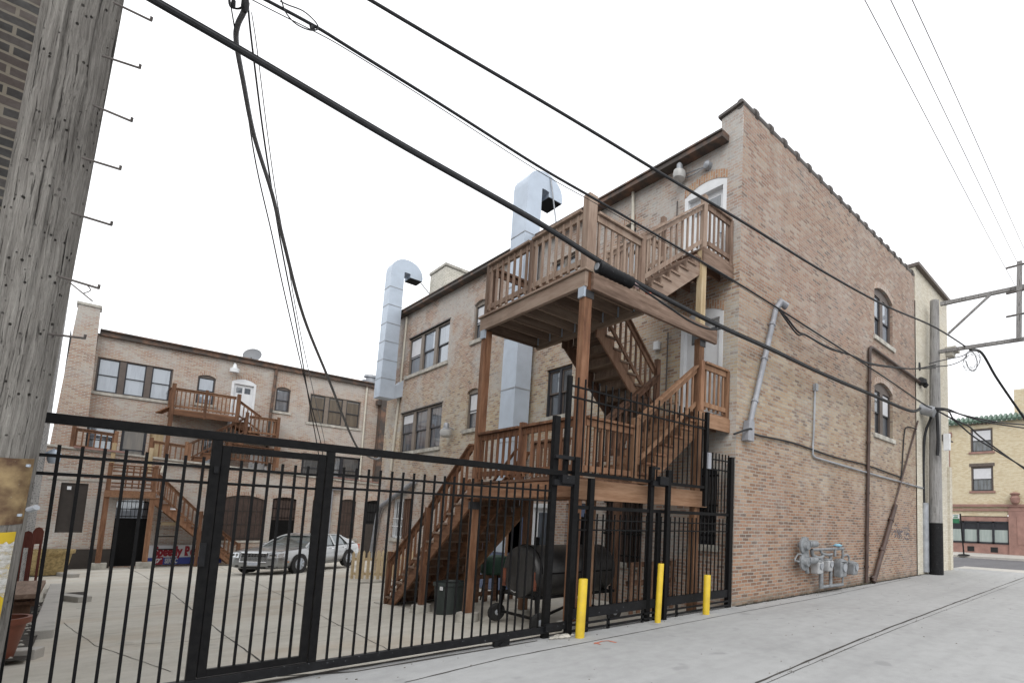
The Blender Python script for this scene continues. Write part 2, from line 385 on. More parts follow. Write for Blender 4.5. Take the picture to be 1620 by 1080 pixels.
M['pipe_grey'] = plain_mat('pipe_grey', (.30, .31, .34), .5, metal=.1, vary=.16, scale=4)
M['meter_grey'] = plain_mat('meter_grey', (.25, .265, .28), .5, metal=.15, vary=.2, scale=8)
M['inside_dark'] = plain_mat('inside_dark', (.012, .012, .013), .8)
M['gutter'] = plain_mat('gutter', (.17, .095, .062), .7, vary=.2, scale=2.2, col2=(.062, .052, .046), thr=(.46, .66))
M['downspout'] = plain_mat('downspout', (.075, .045, .036), .5, vary=.25, scale=3)
M['coping'] = plain_mat('coping', (.105, .092, .085), .6, vary=.2, scale=3)
M['roofing'] = plain_mat('roofing', (.06, .06, .06), .9)
M['white'] = plain_mat('white', (.72, .74, .76), .45, vary=.05, scale=3)
M['cream_pipe'] = plain_mat('cream_pipe', (.60, .57, .49), .5, vary=.08)
M['frame_taupe'] = plain_mat('frame_taupe', (.20, .165, .135), .55, vary=.08)
M['sash_dark'] = plain_mat('sash_dark', (.026, .028, .036), .4, vary=.1)
M['frame_brown'] = plain_mat('frame_brown', (.115, .092, .08), .55, vary=.1)
M['glass_light'] = glass_mat('glass_light', (.20, .225, .265), (.25, .28, .32), .14)
M['glass_mid'] = glass_mat('glass_mid', (.045, .055, .07), (.125, .145, .175), .2)
M['glass_dark'] = glass_mat('glass_dark', (.02, .022, .025), (.06, .06, .065), .10)
M['glass_brown'] = glass_mat('glass_brown', (.085, .065, .045), (.12, .095, .065), .03)  # brown reflection of brick painted into the base colour
M['blind'] = plain_mat('blind', (.62, .63, .66), .6, vary=.04)
M['curtain'] = plain_mat('curtain', (.40, .41, .44), .8, vary=.2, scale=9)
M['yellow'] = plain_mat('yellow', (.62, .44, .02), .55, vary=.07, scale=5, col2=(.50, .345, .02), specks=(.33, .30, .22))
M['shutter_brown'] = plain_mat('shutter_brown', (.085, .055, .045), .6, vary=.15, scale=5)
M['shutter_dark'] = plain_mat('shutter_dark', (.04, .032, .027), .6, vary=.12, scale=5)
M['door_grey'] = plain_mat('door_grey', (.27, .28, .28), .5, vary=.06)
M['blue_paint'] = plain_mat('blue_paint', (.105, .145, .26), .5, vary=.1)
M['cable'] = plain_mat('cable', (.022, .023, .026), .55, spec=.3, vary=.2, scale=12)
M['cable_grey'] = plain_mat('cable_grey', (.16, .165, .175), .5, vary=.15, scale=12)
M['wire_pale'] = plain_mat('wire_pale', (.30, .29, .31), .5)
M['frosted'] = glass_mat('frosted', (.30, .36, .35), (.36, .42, .41), .12)
M['white_worn'] = plain_mat('white_worn', (.42, .43, .44), .5, vary=.15, scale=6)
M['green_tile'] = plain_mat('green_tile', (.12, .19, .145), .35, vary=.25, scale=4)

# ------------------------------------------------------------------ the ground
g = MB()
hx0, hx1, hy0, hy1, Z0 = -1.4, 15, 6.3, 40.5, -.03
g.quad((-400, -400, Z0), (400, -400, Z0), (400, hy0, Z0), (-400, hy0, Z0)); g.quad((-400, hy1, Z0), (400, hy1, Z0), (400, 400, Z0), (-400, 400, Z0))
g.quad((-400, hy0, Z0), (hx0, hy0, Z0), (hx0, hy1, Z0), (-400, hy1, Z0)); g.quad((hx1, hy0, Z0), (400, hy0, Z0), (400, hy1, Z0), (hx1, hy1, Z0))
tag(g.build('ground', M['asphalt']), kind='structure')
tag(MB().box(-60, 24.6, -9, 6.28, -.25, 0).build('alley_pavement', M['alley']), kind='structure')
y_ = MB(); ys = [6.28, 6.9, 7.5, 8.0, 12, 18, 24, 30, 37, 40.6]
for a, b in zip(ys, ys[1:]):
    y_.quad((hx0-.1, a, yard_z(a)), (hx1+.1, a, yard_z(a)), (hx1+.1, b, yard_z(b)), (hx0-.1, b, yard_z(b)))
tag(y_.build('yard_pavement', M['yard']), kind='structure')
tag(MB().box(24.6, 35.2, -150, 150, -.2, -.025).build('road', M['asphalt']), kind='structure')
tag(MB().box(35.2, 40.6, -150, 150, -.2, .1).build('pavement', M['walk']), kind='structure')
tag(MB().box(24.6, 26.2, -4.5, 6.28, -.2, .004).build('pavement_apron', M['walk']), kind='structure')
def strip(pts, wd, dz=.004):
    mb = MB(); pts = [Vector(p) for p in pts]; L_, R_ = [], []
    for i, p in enumerate(pts):
        d = (pts[min(i+1, len(pts)-1)]-pts[max(i-1, 0)]); d.z = 0; d.normalize(); a = Vector((-d.y, d.x, 0))*wd/2*random.uniform(.6, 1.3)
        L_.append(p+a+V(0, 0, dz)); R_.append(p-a+V(0, 0, dz))
    mb.add(L_+R_, [(i, i+1, len(pts)+i+1, len(pts)+i) for i in range(len(pts)-1)]); return mb
def wig(px, fn, n=14, amp=2.):
    pts = []
    for (a, b), (c, d) in zip(px, px[1:]):
        for k in range(n):
            t = k/n; pts.append(fn(a+(c-a)*t+random.uniform(-amp, amp), b+(d-b)*t+random.uniform(-amp, amp)*.3))
    pts.append(fn(*px[-1])); return pts
for k_, (o_, w_) in enumerate(((10, .012),)):
    extra_ = strip(wig([(1196+o_, 1080+3), (1330+o_, 1023+3), (1410+o_, 991+2.5), (1500+o_, 957+2), (1560+o_, 935+1.5), (1625+o_, 911+1)], PZ, 10, .6), w_)
jn = strip(wig([(1196, 1080), (1330, 1023), (1410, 991), (1500, 957), (1560, 935), (1625, 911)], PZ, 10, .6), .035)
jn.add(extra_.v, extra_.f)
for px, wd in (([(640, 1079), (800, 1040), (935, 1014), (1150, 972), (1300, 944), (1440, 914)], .022), ([(300, 1079), (560, 1062), (850, 1013)], .05)):
    s2 = strip(wig(px, PZ, 10, .6), wd); jn.add(s2.v, s2.f)
tag(jn.build('pavement_joint', M['joint']), kind='structure')
random.seed(21); dl = None
for x0_, x1_ in ((8.4, 11.3), (11.2, 15.2), (15.0, 19.9)):
    s2 = strip([V(x0_+(x1_-x0_)*k/30, 6.115-random.uniform(0, .035), 0) for k in range(31)], .085, .006)
    dl = s2 if dl is None else dl.add(s2.v, s2.f)
s2 = strip([V(-1+9.2*k/60, 6.27-random.uniform(0, .03), 0) for k in range(61)], .07, .007); dl.add(s2.v, s2.f)
tag(dl.build('dirt', M['soil']), kind='structure')
db = MB()
for k in range(300):
    u = random.random()
    if u < .45: p = V(random.uniform(-.5, 24), 6.12-abs(random.gauss(0, .18)), 0)
    elif u < .6: q = PZ(1196+(1620-1196)*(t_ := random.random()), 1080+(913-1080)*t_, 0); p = q+V(0, random.gauss(0, .06), 0)
    else: p = V(random.uniform(0, 22), random.uniform(.8, 6), 0)
    sz = random.uniform(.005, .014); db.lathe([(sz, 0), (sz*.8, sz*.4), (sz*.2, sz*.6)], p, 5)
tag(db.build('debris', M['debris']), kind='stuff')
jn = None
for px, wd in (([(200, 896), (265, 932), (330, 985), (412, 1045)], .018), ([(120, 962), (230, 958), (470, 932), (640, 915)], .02), ([(190, 1020), (330, 1012), (520, 990), (560, 988)], .014),
               ([(305, 880), (400, 918), (530, 985), (620, 1030)], .012), ([(100, 985), (150, 1020), (270, 1062)], .008)):
    s2 = strip(wig(px, PG, 12, 1.2), wd)
    jn = s2 if jn is None else jn.add(s2.v, s2.f)
tag(jn.build('yard_joint', M['joint']), kind='structure')

# ------------------------------------------------------------------ facades
def face(ax, c, sgn):
    return (lambda u, z, d: Vector((c+sgn*d, u, z))) if ax == 'x' else (lambda u, z, d: Vector((u, c+sgn*d, z)))
def arc(a, b, zt, rise, n=10):
    return [(a+(b-a)*i/n, zt-rise*(2*i/n-1)**2) for i in range(n+1)]
def wall(mb, P, u0, u1, z0, zt, holes, depth=.16, zt0=None, zt1=None):
    us = sorted({u0, u1, *[h[0] for h in holes], *[h[1] for h in holes]}); zs = sorted({z0, zt, *[h[2] for h in holes], *[h[3] for h in holes]})
    for a, b in zip(us, us[1:]):
        for c, d in zip(zs, zs[1:]):
            if any(h[0] <= a+1e-6 and h[1] >= b-1e-6 and h[2] <= c+1e-6 and h[3] >= d-1e-6 for h in holes): continue
            mb.quad(P(a, c, 0), P(b, c, 0), P(b, d, 0), P(a, d, 0))
    if zt0 is not None: mb.quad(P(u0, zt, 0), P(u1, zt, 0), P(u1, zt1, 0), P(u0, zt0, 0))
    for h in holes:
        a, b, c, d, rise = h
        top = arc(a, b, d, rise) if rise else [(a, d), (b, d)]
        zj = d-rise
        mb.quad(P(a, c, 0), P(a, zj, 0), P(a, zj, depth), P(a, c, depth)); mb.quad(P(b, c, 0), P(b, zj, 0), P(b, zj, depth), P(b, c, depth))
        mb.quad(P(a, c, 0), P(b, c, 0), P(b, c, depth), P(a, c, depth))
        for (ua, za), (ub, zb) in zip(top, top[1:]):
            mb.quad(P(ua, za, 0), P(ub, zb, 0), P(ub, zb, depth), P(ua, za, depth))
            if rise: mb.quad(P(ua, za, 0), P(ub, zb, 0), P(ub, d, 0), P(ua, d, 0))
def ubox(mb, P, a, b, c, d, d0, d1):
    return mb.hexa([P(a, c, d0), P(b, c, d0), P(b, c, d1), P(a, c, d1), P(a, d, d0), P(b, d, d0), P(b, d, d1), P(a, d, d1)])
def arch_trim(bld, P, h, mat, hh=.2, proud=.004, name='arch'):
    a, b, c, d, rise = h; mb = MB(); a -= .02; b += .02
    low = arc(a, b, d, rise) if rise else [(a, d), (b, d)]
    for (ua, za), (ub, zb) in zip(low, low[1:]):
        mb.hexa([P(ua, za, -proud), P(ub, zb, -proud), P(ub, zb, .03), P(ua, za, .03), P(ua, za+hh, -proud), P(ub, zb+hh, -proud), P(ub, zb+hh, .03), P(ua, za+hh, .03)])
    return mb.build(name, mat, bld)
def window(bld, P, h, n=1, frame='frame_taupe', sash='sash_dark', glass=('glass_mid',), sill=True, mull=.15, fr=.07, blinds=None, d0=.06, sill_out=.06):
    a, b, c, d, rise = h; mb = MB(); zt = d-rise
    ubox(mb, P, a, a+fr, c, zt, d0, d0+.09); ubox(mb, P, b-fr, b, c, zt, d0, d0+.09)
    ubox(mb, P, a+fr, b-fr, zt-fr, zt, d0, d0+.09); ubox(mb, P, a+fr, b-fr, c, c+.04, d0, d0+.09)
    if rise:
        top = arc(a, b, d, rise)
        for (ua, za), (ub, zb) in zip(top, top[1:]):
            mb.hexa([P(ua, zt, d0), P(ub, zt, d0), P(ub, zt, d0+.05), P(ua, zt, d0+.05), P(ua, max(za, zt+.001), d0), P(ub, max(zb, zt+.001), d0), P(ub, max(zb, zt+.001), d0+.05), P(ua, max(za, zt+.001), d0+.05)])
    wu = (b-a-2*fr-(n-1)*mull)/n
    for i in range(1, n):
        m0 = a+fr+i*wu+(i-1)*mull; ubox(mb, P, m0, m0+mull, c+.04, zt-fr, d0-.005, d0+.09)
    win = mb.build('window', M[frame], bld)
    for i in range(n):
        s0 = a+fr+i*(wu+mull); s1 = s0+wu; zb, ztp = c+.04, zt-fr; zm = (zb+ztp)/2; st = .045
        sb = MB()
        for (lo, hi, dd) in ((zm-.02, ztp, d0+.03), (zb, zm+.02, d0+.065)):
            ubox(sb, P, s0, s0+st, lo, hi, dd, dd+.03); ubox(sb, P, s1-st, s1, lo, hi, dd, dd+.03)
            ubox(sb, P, s0+st, s1-st, lo, lo+st, dd, dd+.03); ubox(sb, P, s0+st, s1-st, hi-st, hi, dd, dd+.03)
        sb.build('sash', M[sash], win)
        pb = MB()
        for (lo, hi, dd) in ((zm+.025, ztp-st, d0+.045), (zb+st, zm-.025, d0+.08)):
            ubox(pb, P, s0+st, s1-st, lo, hi, dd, dd+.006)
        pb.build('pane', M[glass[i % len(glass)]], win)
        if blinds and blinds[i % len(blinds)]:
            f = blinds[i % len(blinds)]; ubox(MB(), P, s0+st, s1-st, ztp-st-(ztp-zb)*f, ztp-st, d0+.036, d0+.044).build('blind', M['blind'], win)
    if sill: ubox(MB(), P, a-.1, b+.1, c-.13, c, -sill_out, d0+.08).build('sill', M['limestone'], win)
    return win
def back_panel(mb, P, h, depth=.2): a, b, c, d, r = h; mb.quad(P(a, c, depth), P(b, c, depth), P(b, d, depth), P(a, d, depth))
def panel_door(bld, P, h, mat='white', lites=True, casing=.1, name='door', fan=True):
    a, b, c, d, rise = h; zt = d-rise; mb = MB()
    for (x0, x1, z0, z1, q0, q1) in ((a, a+casing, c, zt, -.01, .12), (b-casing, b, c, zt, -.01, .12), (a+casing, b-casing, zt-casing, zt, -.01, .12)):
        ubox(mb, P, x0, x1, z0, z1, q0, q1)
    if rise:
        top = arc(a, b, d, rise)
        for (ua, za), (ub, zb) in zip(top, top[1:]):
            mb.hexa([P(ua, zt, 0.005), P(ub, zt, .005), P(ub, zt, .1), P(ua, zt, .1), P(ua, max(za, zt+.001), .005), P(ub, max(zb, zt+.001), .005), P(ub, max(zb, zt+.001), .1), P(ua, max(za, zt+.001), .1)])
    dr = mb.build(name, M[mat], bld)
    lf = MB(); x0, x1, zt2 = a+casing, b-casing, zt-casing; W_, H_ = x1-x0, zt2-c
    ubox(lf, P, x0, x1, c, zt2, .1, .14)
    for (u0, u1, v0, v1) in ((.12, .46, .06, .32), (.54, .88, .06, .32), (.12, .46, .38, .74), (.54, .88, .38, .74)):
        ubox(lf, P, x0+W_*u0, x0+W_*u1, c+H_*v0, c+H_*v1, .088, .102)
    lf.build('leaf', M[mat], dr)
    if lites:
        gb = MB()
        for k in range(2): ubox(gb, P, x0+W_*(.14+.42*k), x0+W_*(.44+.42*k), c+H_*.80, c+H_*.93, .09, .098)
        gb.build('pane', M['glass_dark'], dr)
    MB().lathe([(.012, -.03), (.03, -.01), (.03, .02), (.005, .03)], P(x0+W_*.08, c+H_*.46, .05), 10).build('knob', M['galv'], dr, True)
    return dr

# ================================================================== the brick building with the porch stairs
bld = thing('brick_building', 'three storey tan brick building with wooden porch stairs on its yard side', 'building', (XC, YC, 0))
PR = face('x', XC, 1); PS = face('y', YC, 1)
YE = 25.5                                    # far end of the yard facade
rear = [(6.53, 7.74, 6.95, 9.15, .16), (9.38, 9.98, 7.75, 9.1, .08), (11.8, 13.05, 7.6, 9.12, 0), (16.93, 17.76, 7.7, 9.12, .1), (19.66, 23.5, 7.36, 8.99, 0),
        (6.53, 7.72, 3.76, 6.2, .16), (11.75, 12.98, 4.45, 5.85, 0), (17.0, 17.84, 4.56, 5.98, .1), (19.78, 23.72, 4.12, 5.79, 0),
        (6.58, 7.22, 1.16, 2.76, .08), (8.74, 10.06, .62, 2.2, 0), (10.7, 11.7, -.3, 2.0, 0), (12.35, 13.35, -.35, 2.0, 0), (21.75, 23.75, .6, 2.2, 0)]
b = MB(); wall(b, PR, YC, YE, -1.2, 9.8, rear, .17, 9.82, 10.22)
b.quad(PR(YC, 9.75, -.003), PR(6.72, 9.75, -.003), PR(6.72, 10.44, -.003), PR(YC, 10.5, -.003))
b.build('rear_wall', M['brick_rear'], bld)
side = [(15.42, 16.98, 7.55, 9.26, .22), (15.42, 16.95, 4.48, 6.18, .22)]
b = MB(); wall(b, PS, XC, 19.2, -.3, 10.3, side, .17, 10.5, 10.94)
b.build('side_wall', M['brick_side'], bld)
b = MB(); b.quad((XC, YE, -1.2), (19.2, YE, -1.2), (19.2, YE, 10.4), (XC, YE, 10.4)); b.quad((19.2, YC, 10), (19.2, YE, 10), (19.2, YE, 11), (19.2, YC, 10.94))
b.quad((XC, 6.72, 10.0), (19.2, 6.72, 10.2), (19.2, 6.72, 10.94), (XC, 6.72, 10.44)); b.build('back_wall', M['brick_rear'], bld)
MB().quad((XC, 6.5, 9.8), (19.2, 6.5, 9.8), (19.2, YE, 10.2), (XC, YE, 10.2)).build('roof', M['roofing'], bld)
b = MB(); b.vbeam((XC-.12, 6.5, 9.85), (XC-.12, YE+.05, 10.23), .26, .11); b.vbeam((XC-.02, 6.5, 9.93), (XC-.02, YE, 10.31), .52, .04)
b.build_each('gutter', M['gutter'], bld)
b = MB(); b.tube([(XC-.02, 6.22, 10.53), (19.2, 6.22, 10.97)], .105, 12)
for k in range(18):
    t = (k+.8)/18.2; x = XC+(19.2-XC)*t; b.tube([(x-.05, 6.22, 10.54+.44*t+.0), (x+.05, 6.22, 10.545+.44*t)], .14, 12)
b.beam((XC+.06, 6.12, 10.54), (XC+.06, 6.78, 10.48), .24, .06)
b.build('coping', M['coping'], bld, True)
# openings of the yard facade
for i in (0, 5): panel_door(bld, PR, rear[i])
window(bld, PR, rear[1], 1, glass=('glass_mid',)); window(bld, PR, rear[2], 2, glass=('glass_dark', 'glass_mid'), mull=.12)
window(bld, PR, rear[3], 1, glass=('glass_mid',), blinds=(.5,)); window(bld, PR, rear[4], 3, glass=('glass_mid', 'glass_light', 'glass_light'), blinds=(0, .0, .5), mull=.26)
window(bld, PR, rear[6], 2, frame='sash_dark', glass=('glass_dark', 'glass_dark'), mull=.1, sash='frame_brown')
window(bld, PR, rear[7], 1, glass=('glass_mid',), blinds=(.52,)); window(bld, PR, rear[8], 3, glass=('glass_mid', 'glass_mid', 'glass_mid'), blinds=(0, .0, .22), mull=.26)
for i in (3, 7, 1): arch_trim(bld, PR, rear[i], M['soldier_light'])
for i in (0, 5): arch_trim(bld, PR, rear[i], M['soldier'])
for i in (4, 8): ubox(MB(), PR, rear[i][0]-.06, rear[i][1]+.06, rear[i][3], rear[i][3]+.05, -.012, .1).build('lintel', M['coping'], bld)
# ground floor: barred and boarded openings
def bars(par, P, h, mat, n, d=-.03, cross=(.12, .5, .88), w=.016):
    mb = MB()
    for k in range(n):
        u = h[0]+(h[1]-h[0])*(k+.5)/n; ubox(mb, P, u-w/2, u+w/2, h[2]+.02, h[3]-.02, d, d+w)
    for c in cross:
        z = h[2]+(h[3]-h[2])*c; ubox(mb, P, h[0]-.03, h[1]+.03, z-.018, z+.018, d-.003, d+w*.5)
    return mb.build('window_bars', mat, par)
w_ = window(bld, PR, rear[9], 1, frame='sash_dark', glass=('glass_dark',)); bars(w_, PR, rear[9], M['black'], 7)
def board(P, h, mat, name='shutter', d=.06, ribs=7, parent=None):
    mb = MB(); ubox(mb, P, h[0], h[1], h[2], h[3], d, d+.05)
    for k in range(ribs+1 if ribs else 0):
        u = h[0]+(h[1]-h[0]-.02)*k/ribs; ubox(mb, P, u, u+.02, h[2], h[3], d-.02, d+.002)
    return mb.build(name, M[mat], parent if parent else bld)
s_ = board(PR, rear[10], 'shutter_brown', ribs=13); bars(s_, PR, rear[10], M['black'], 8, cross=(.1, .42, .46, .9))
ubox(MB(), PR, rear[10][0]-.05, rear[10][1]+.05, .5, .62, -.06, .1).build('sill', M['limestone'], bld)
ubox(MB(), PR, 10.7, 11.7, -.35, 2.0, .08, .13).build('door', M['blue_paint'], bld)
d_ = panel_door(bld, PR, rear[12], 'white', False, .12); ubox(MB(), PR, 12.6, 13.1, .35, 1.75, .085, .095).build('pane', M['glass_mid'], d_)
w_ = window(bld, PR, (22.75, 23.75, .6, 2.2, 0), 1, frame='white', sash='white', glass=('glass_dark',))
bars(w_, PR, (22.75, 23.75, .6, 2.2, 0), M['white'], 5, .02, (.3, .5))
board(PR, (21.75, 22.75, .6, 2.2, 0), 'wood_dark', 'boarded_panel', ribs=5)
# openings of the alley wall
window(bld, PS, side[0], 2, frame='frame_brown', glass=('glass_mid', 'glass_light'), mull=.22, d0=.09)
window(bld, PS, side[1], 2, frame='frame_brown', glass=('glass_dark', 'glass_mid'), mull=.22, d0=.09, blinds=(0, .45))
for h in side: arch_trim(bld, PS, h, M['soldier_light'], .2)
# downspouts and pipes fixed to the wall
b = MB(); b.tube(catmull([PS(14.86, 6.4, -.08), PS(14.85, 6.85, -.08), PS(14.95, 7.0, -.08), PS(15.15, 7.02, -.08)], 5) + [PS(19.5, 6.96, -.08)], .058, 10)
b.tube([PS(14.86, 6.6, -.08), PS(14.6, 0.05, -.08)], .055, 10)
for z in (5.9, 4.1, 2.6, 1.4, .5): b.tube([PS(14.6+.26*z/6.6, z-.03, -.08), PS(14.6+.26*z/6.6, z+.03, -.08)], .07, 10)
b.build('downspout', M['downspout'], bld, True)
b = MB(); b.tube([PS(19.3, 5.5, -.05), PS(16.7, 2.1, -.06)], .033, 8); b.tube([PS(16.9, 2.35, -.09), PS(15.02, .05, -.12)], .075, 10)
for t in (.2, .6, .95): b.tube([PS(16.9-1.88*t, 2.35-2.3*t, -.09), PS(16.9-1.88*t-.05, 2.29-2.3*t, -.09)], .1, 8)
b.build('riser_pipe', M['downspout'], bld, True)
b = MB(); b.tube([PR(23.86, 10.05, -.05), PR(23.95, 7.2, -.05), PR(24.15, 4.2, -.05), PR(24.2, 3.4, -.05)], .045, 8); b.tube([PR(9.5, 9.93, -.05), PR(9.42, 8.0, -.05)], .04, 8)
b.build_each('vent_pipe', M['cream_pipe'], bld, True)
b = MB(); b.tube([PX(655, 762, XC-.12), PX(603, 800, XC-.12), PX(598, 812, XC-.12), PX(588, 872, XC-.12)], .09, 10); b.build('drain_pipe', M['pipe_grey'], bld, True)
# electrical service on the alley wall: conduit with weatherhead, junction, thin pipes
b = MB(); b.tube([PS(9.6, 6.42, -.09), PS(8.66, 3.6, -.09)], .06, 10); b.tube([PS(9.58, 6.38, -.1), PS(9.7, 6.56, -.14), PS(9.85, 6.5, -.2)], [.07, .085, .09], 10)
for t in (.15, .45, .8): b.tube([PS(9.6-.94*t, 6.42-2.82*t, -.09), PS(9.6-.94*t-.015, 6.38-2.82*t, -.09)], .078, 8)
b.hexa([PS(8.5, 3.28, -.02), PS(8.72, 3.28, -.02), PS(8.72, 3.28, -.17), PS(8.5, 3.28, -.17), PS(8.56, 3.7, -.02), PS(8.78, 3.7, -.02), PS(8.76, 3.7, -.15), PS(8.58, 3.7, -.15)])
b.build('service_conduit', M['pipe_grey'], bld, True)
b = MB(); b.tube(catmull([PS(11.52, 5.0, -.05), PS(11.47, 4, -.05), PS(11.43, 3.42, -.05), PS(11.5, 3.3, -.05), PS(11.7, 3.28, -.05)], 4)+[PS(14.8, 3.2, -.05), PS(19.9, 3.1, -.05)], .026, 8)
ubox(b, PS, 11.48, 11.6, 4.95, 5.12, -.1, -.01); b.build('pipe_conduit', M['galv_dull'], bld, True)
b = MB(); b.tube(catmull([PS(8.2, 3.36, -.04), PS(8.6, 3.52, -.16), PS(8.9, 3.46, -.06), PS(10.5, 3.5, -.04), PS(12.5, 3.42, -.04), PS(14.8, 3.42, -.04), PS(17.3, 3.32, -.04), PS(17.6, 3.4, -.04), PS(17.9, 4.8, -.04), PS(18.2, 5.1, -.05), PS(19, 5.15, -.1)], 5), .022, 6)
b.build('wall_cable', M['cable'], bld, True)
b = MB(); ubox(b, PR, 8.35, 8.52, 5.55, 5.75, -.09, -.01); b.build('alarm_bell', M['white'], bld, bevel=.01)
b = MB(); b.tube([PR(7.95, 9.0, -.04), PR(7.95, 7.2, -.04)], .018, 6); b.tube([PR(8.1, 5.9, -.04), PR(8.1, 3.8, -.04)], .018, 6); b.build_each('thin_conduit', M['coping'], bld, True)
M['lamp_white'] = plain_mat('lamp_white', (.48, .48, .47), .4, vary=.08)
# stair light fittings on the yard facade
def floodlamp(x, y, z, s, lab):
    t = thing('wall_lamp', lab, 'lamp', (x, y, z), 'barn lamps on the brick walls')
    MB().lathe([(.05*s, .34*s), (.08*s, .30*s), (.09*s, .16*s), (.16*s, .10*s)], (x-.22*s, y, z), 14).build('housing', M['galv_dull'], t, True)
    MB().lathe([(.165*s, .10*s), (.18*s, .0), (.155*s, -.1*s), (.08*s, -.15*s)], (x-.22*s, y, z), 14).build('lamp_glass', M['lamp_white'], t, True)
    MB().tube(catmull([(x-.22*s, y, z+.16*s), (x-.1*s, y-.02, z+.2*s), (x, y-.06*s, z+.12*s)], 4), .016*s, 6).build('arm', M['galv_dull'], t, True)
floodlamp(XC, 18.75, 4.5, 1.1, 'grey barn lamp above the stair foot, right of the lower triple window')
lp = PX(1072, 272, XC-.25); floodlamp(XC, lp.y, lp.z-.05, .85, 'grey barn lamp high under the gutter, left of the topmost white door')
b = MB(); q0 = V(XC-.03, lp.y-.06, lp.z+.05); q1 = PX(1120, 262, XC-.04)
b.tube(catmull([q0, q0+(q1-q0)*.4+V(-.05, 0, -.04), q1], 5), .014, 6); b.tube(catmull([q0+V(0, 0, -.1), q0+(q1-q0)*.5+V(-.05, 0, -.12), q1], 5), .014, 6)
b.lathe([(.02, -.1), (.09, -.06), (.1, .04), (.03, .1)], q1, 12, 'x'); b.build('floodlight_socket', M['galv_dull'], bld, True)

# white chimney on the roof
ch = thing('chimney', 'square cream painted brick chimney standing on the flat roof', 'chimney', (9.6, 24.0, 10.4))
MB().box(9.1, 10.8, 22.3, 23.85, 10.0, 12.22).build('stack', M['brick_white'], ch)
MB().box(9.05, 10.85, 22.24, 23.9, 12.22, 12.35).build('cap', M['limestone'], ch, bevel=.02)

# big kitchen exhaust ducts
def duct(x0, x1, y0, y1, zb, zt, lab, foot=None, taper=0.0, out=1.0, brace=None):
    t = thing('exhaust_duct', lab, 'duct', ((x0+x1)/2, (y0+y1)/2, zb), 'sheet metal ducts on the brick building')
    mb = MB(); seams = MB(); n = 7
    for k in range(n):
        a, c = zb+(zt-zb)*k/n, zb+(zt-zb)*(k+1)/n; f0, f1 = taper*(1-k/n), taper*(1-(k+1)/n)
        mb.hexa([(x0-f0, y0-f0*.3, a), (x1, y0-f0*.3, a), (x1, y1, a), (x0-f0, y1, a), (x0-f1, y0-f1*.3, c), (x1, y0-f1*.3, c), (x1, y1, c), (x0-f1, y1, c)])
        if k: seams.box(x0-f0-.01, x1+.01, y0-f0*.3-.01, y1+.01, a-.014, a+.014)
    mb.build('shaft', M['galv'], t); seams.build_each('seam', M['galv_dull'], t)
    # hood turning over toward the roof (+x)
    W_ = x1-x0; cx = x1+.12; ro = W_+.12; pts = []
    hood = MB(); o = []; m = 12
    for i in range(m+1):
        a = math.pi*(1-i/m*1.0); 
        o.append(((cx+ro*math.cos(a)*1.0, zt+ro*.95*math.sin(a)), (cx+.12*math.cos(a), zt+.02*math.sin(a))))
    o.append(((cx+ro, zt-.14), (cx+.12, zt-.14)))
    for (a0, b0), (a1, b1) in zip(o, o[1:]):
        hood.hexa([(a0[0], y0, a0[1]), (b0[0], y0, b0[1]), (b0[0], y1, b0[1]), (a0[0], y1, a0[1]), (a1[0], y0, a1[1]), (b1[0], y0, b1[1]), (b1[0], y1, b1[1]), (a1[0], y1, a1[1])])
    hood.build('hood', M['galv'], t, True)
    MB().box(cx+.13, cx+ro-.02, y0+.02, y1-.02, zt-.165, zt-.15).build('opening', M['inside_dark'], t)
    if foot:
        fb = MB(); z1 = zb+.9
        fb.hexa([(x1-.01, y0+.02, zb), (XC+.02, y0+.02, zb+.18), (XC+.02, y1-.02, zb+.18), (x1-.01, y1-.02, zb), (x1-.01, y0+.02, zb+.5), (XC+.02, y0+.02, z1), (XC+.02, y1-.02, z1), (x1-.01, y1-.02, zb+.5)])
        fb.build('elbow', M['galv'], t)
    if brace: MB().tube(brace, .022, 6).build('brace', M['galv_dull'], t, True)
    return t
# left duct: corner edges measured on the photo
e = PX(612, 520, 7.35); 
duct(7.5, 8.0, 23.75, 24.4, 6.38, 11.92, 'square galvanised duct with hooked hood at the far end of the facade', True, .06, brace=[V(8.75, 23.9, 11.75), V(9.9, 23.6, 10.5)])
duct(7.72, 8.2, 13.6, 14.4, .6, 11.62, 'tall galvanised duct rising behind the wooden porch to a hooked hood', False, .0, brace=[V(8.45, 13.58, 12.1), V(8.75, 13.5, 10.4)])

# ================================================================== cream painted building next door
cb = thing('cream_building', 'cream painted brick building at the alley mouth behind the utility pole', 'building', (21.2, YC, 0))
b = MB(); b.quad((19.2, YC-.03, -.2), (23.3, YC-.03, -.2), (23.3, YC-.03, 11.3), (19.2, YC-.03, 11.3)); b.quad((23.3, YC-.03, -.2), (23.3, 24, -.2), (23.3, 24, 11.3), (23.3, YC-.03, 11.3))
b.quad((19.2, YC-.03, 10), (19.2, 24, 10), (19.2, 24, 11.3), (19.2, YC-.03, 11.3)); b.quad((19.2, YC-.03, 11.0), (23.3, YC-.03, 11.0), (23.3, 24, 11.0), (19.2, 24, 11.0))
b.quad((19.2, 24, -.2), (23.3, 24, -.2), (23.3, 24, 11.3), (19.2, 24, 11.3)); b.build('wall', M['brick_cream'], cb)
MB().box(19.15, 23.5, YC-.2, YC+.35, 11.3, 11.42).build('coping', M['frame_brown'], cb)
MB().box(23.0, 23.36, YC-.12, YC-.03, -.1, 4.2).build('pilaster', M['brick_cream'], cb)
b = MB(); b.box(22.9, 23.6, YC-.45, YC-.03, 9.1, 9.25); b.box(23.0, 23.5, YC-.3, YC-.03, 8.9, 9.1); b.build_each('bracket', M['limestone'], cb)
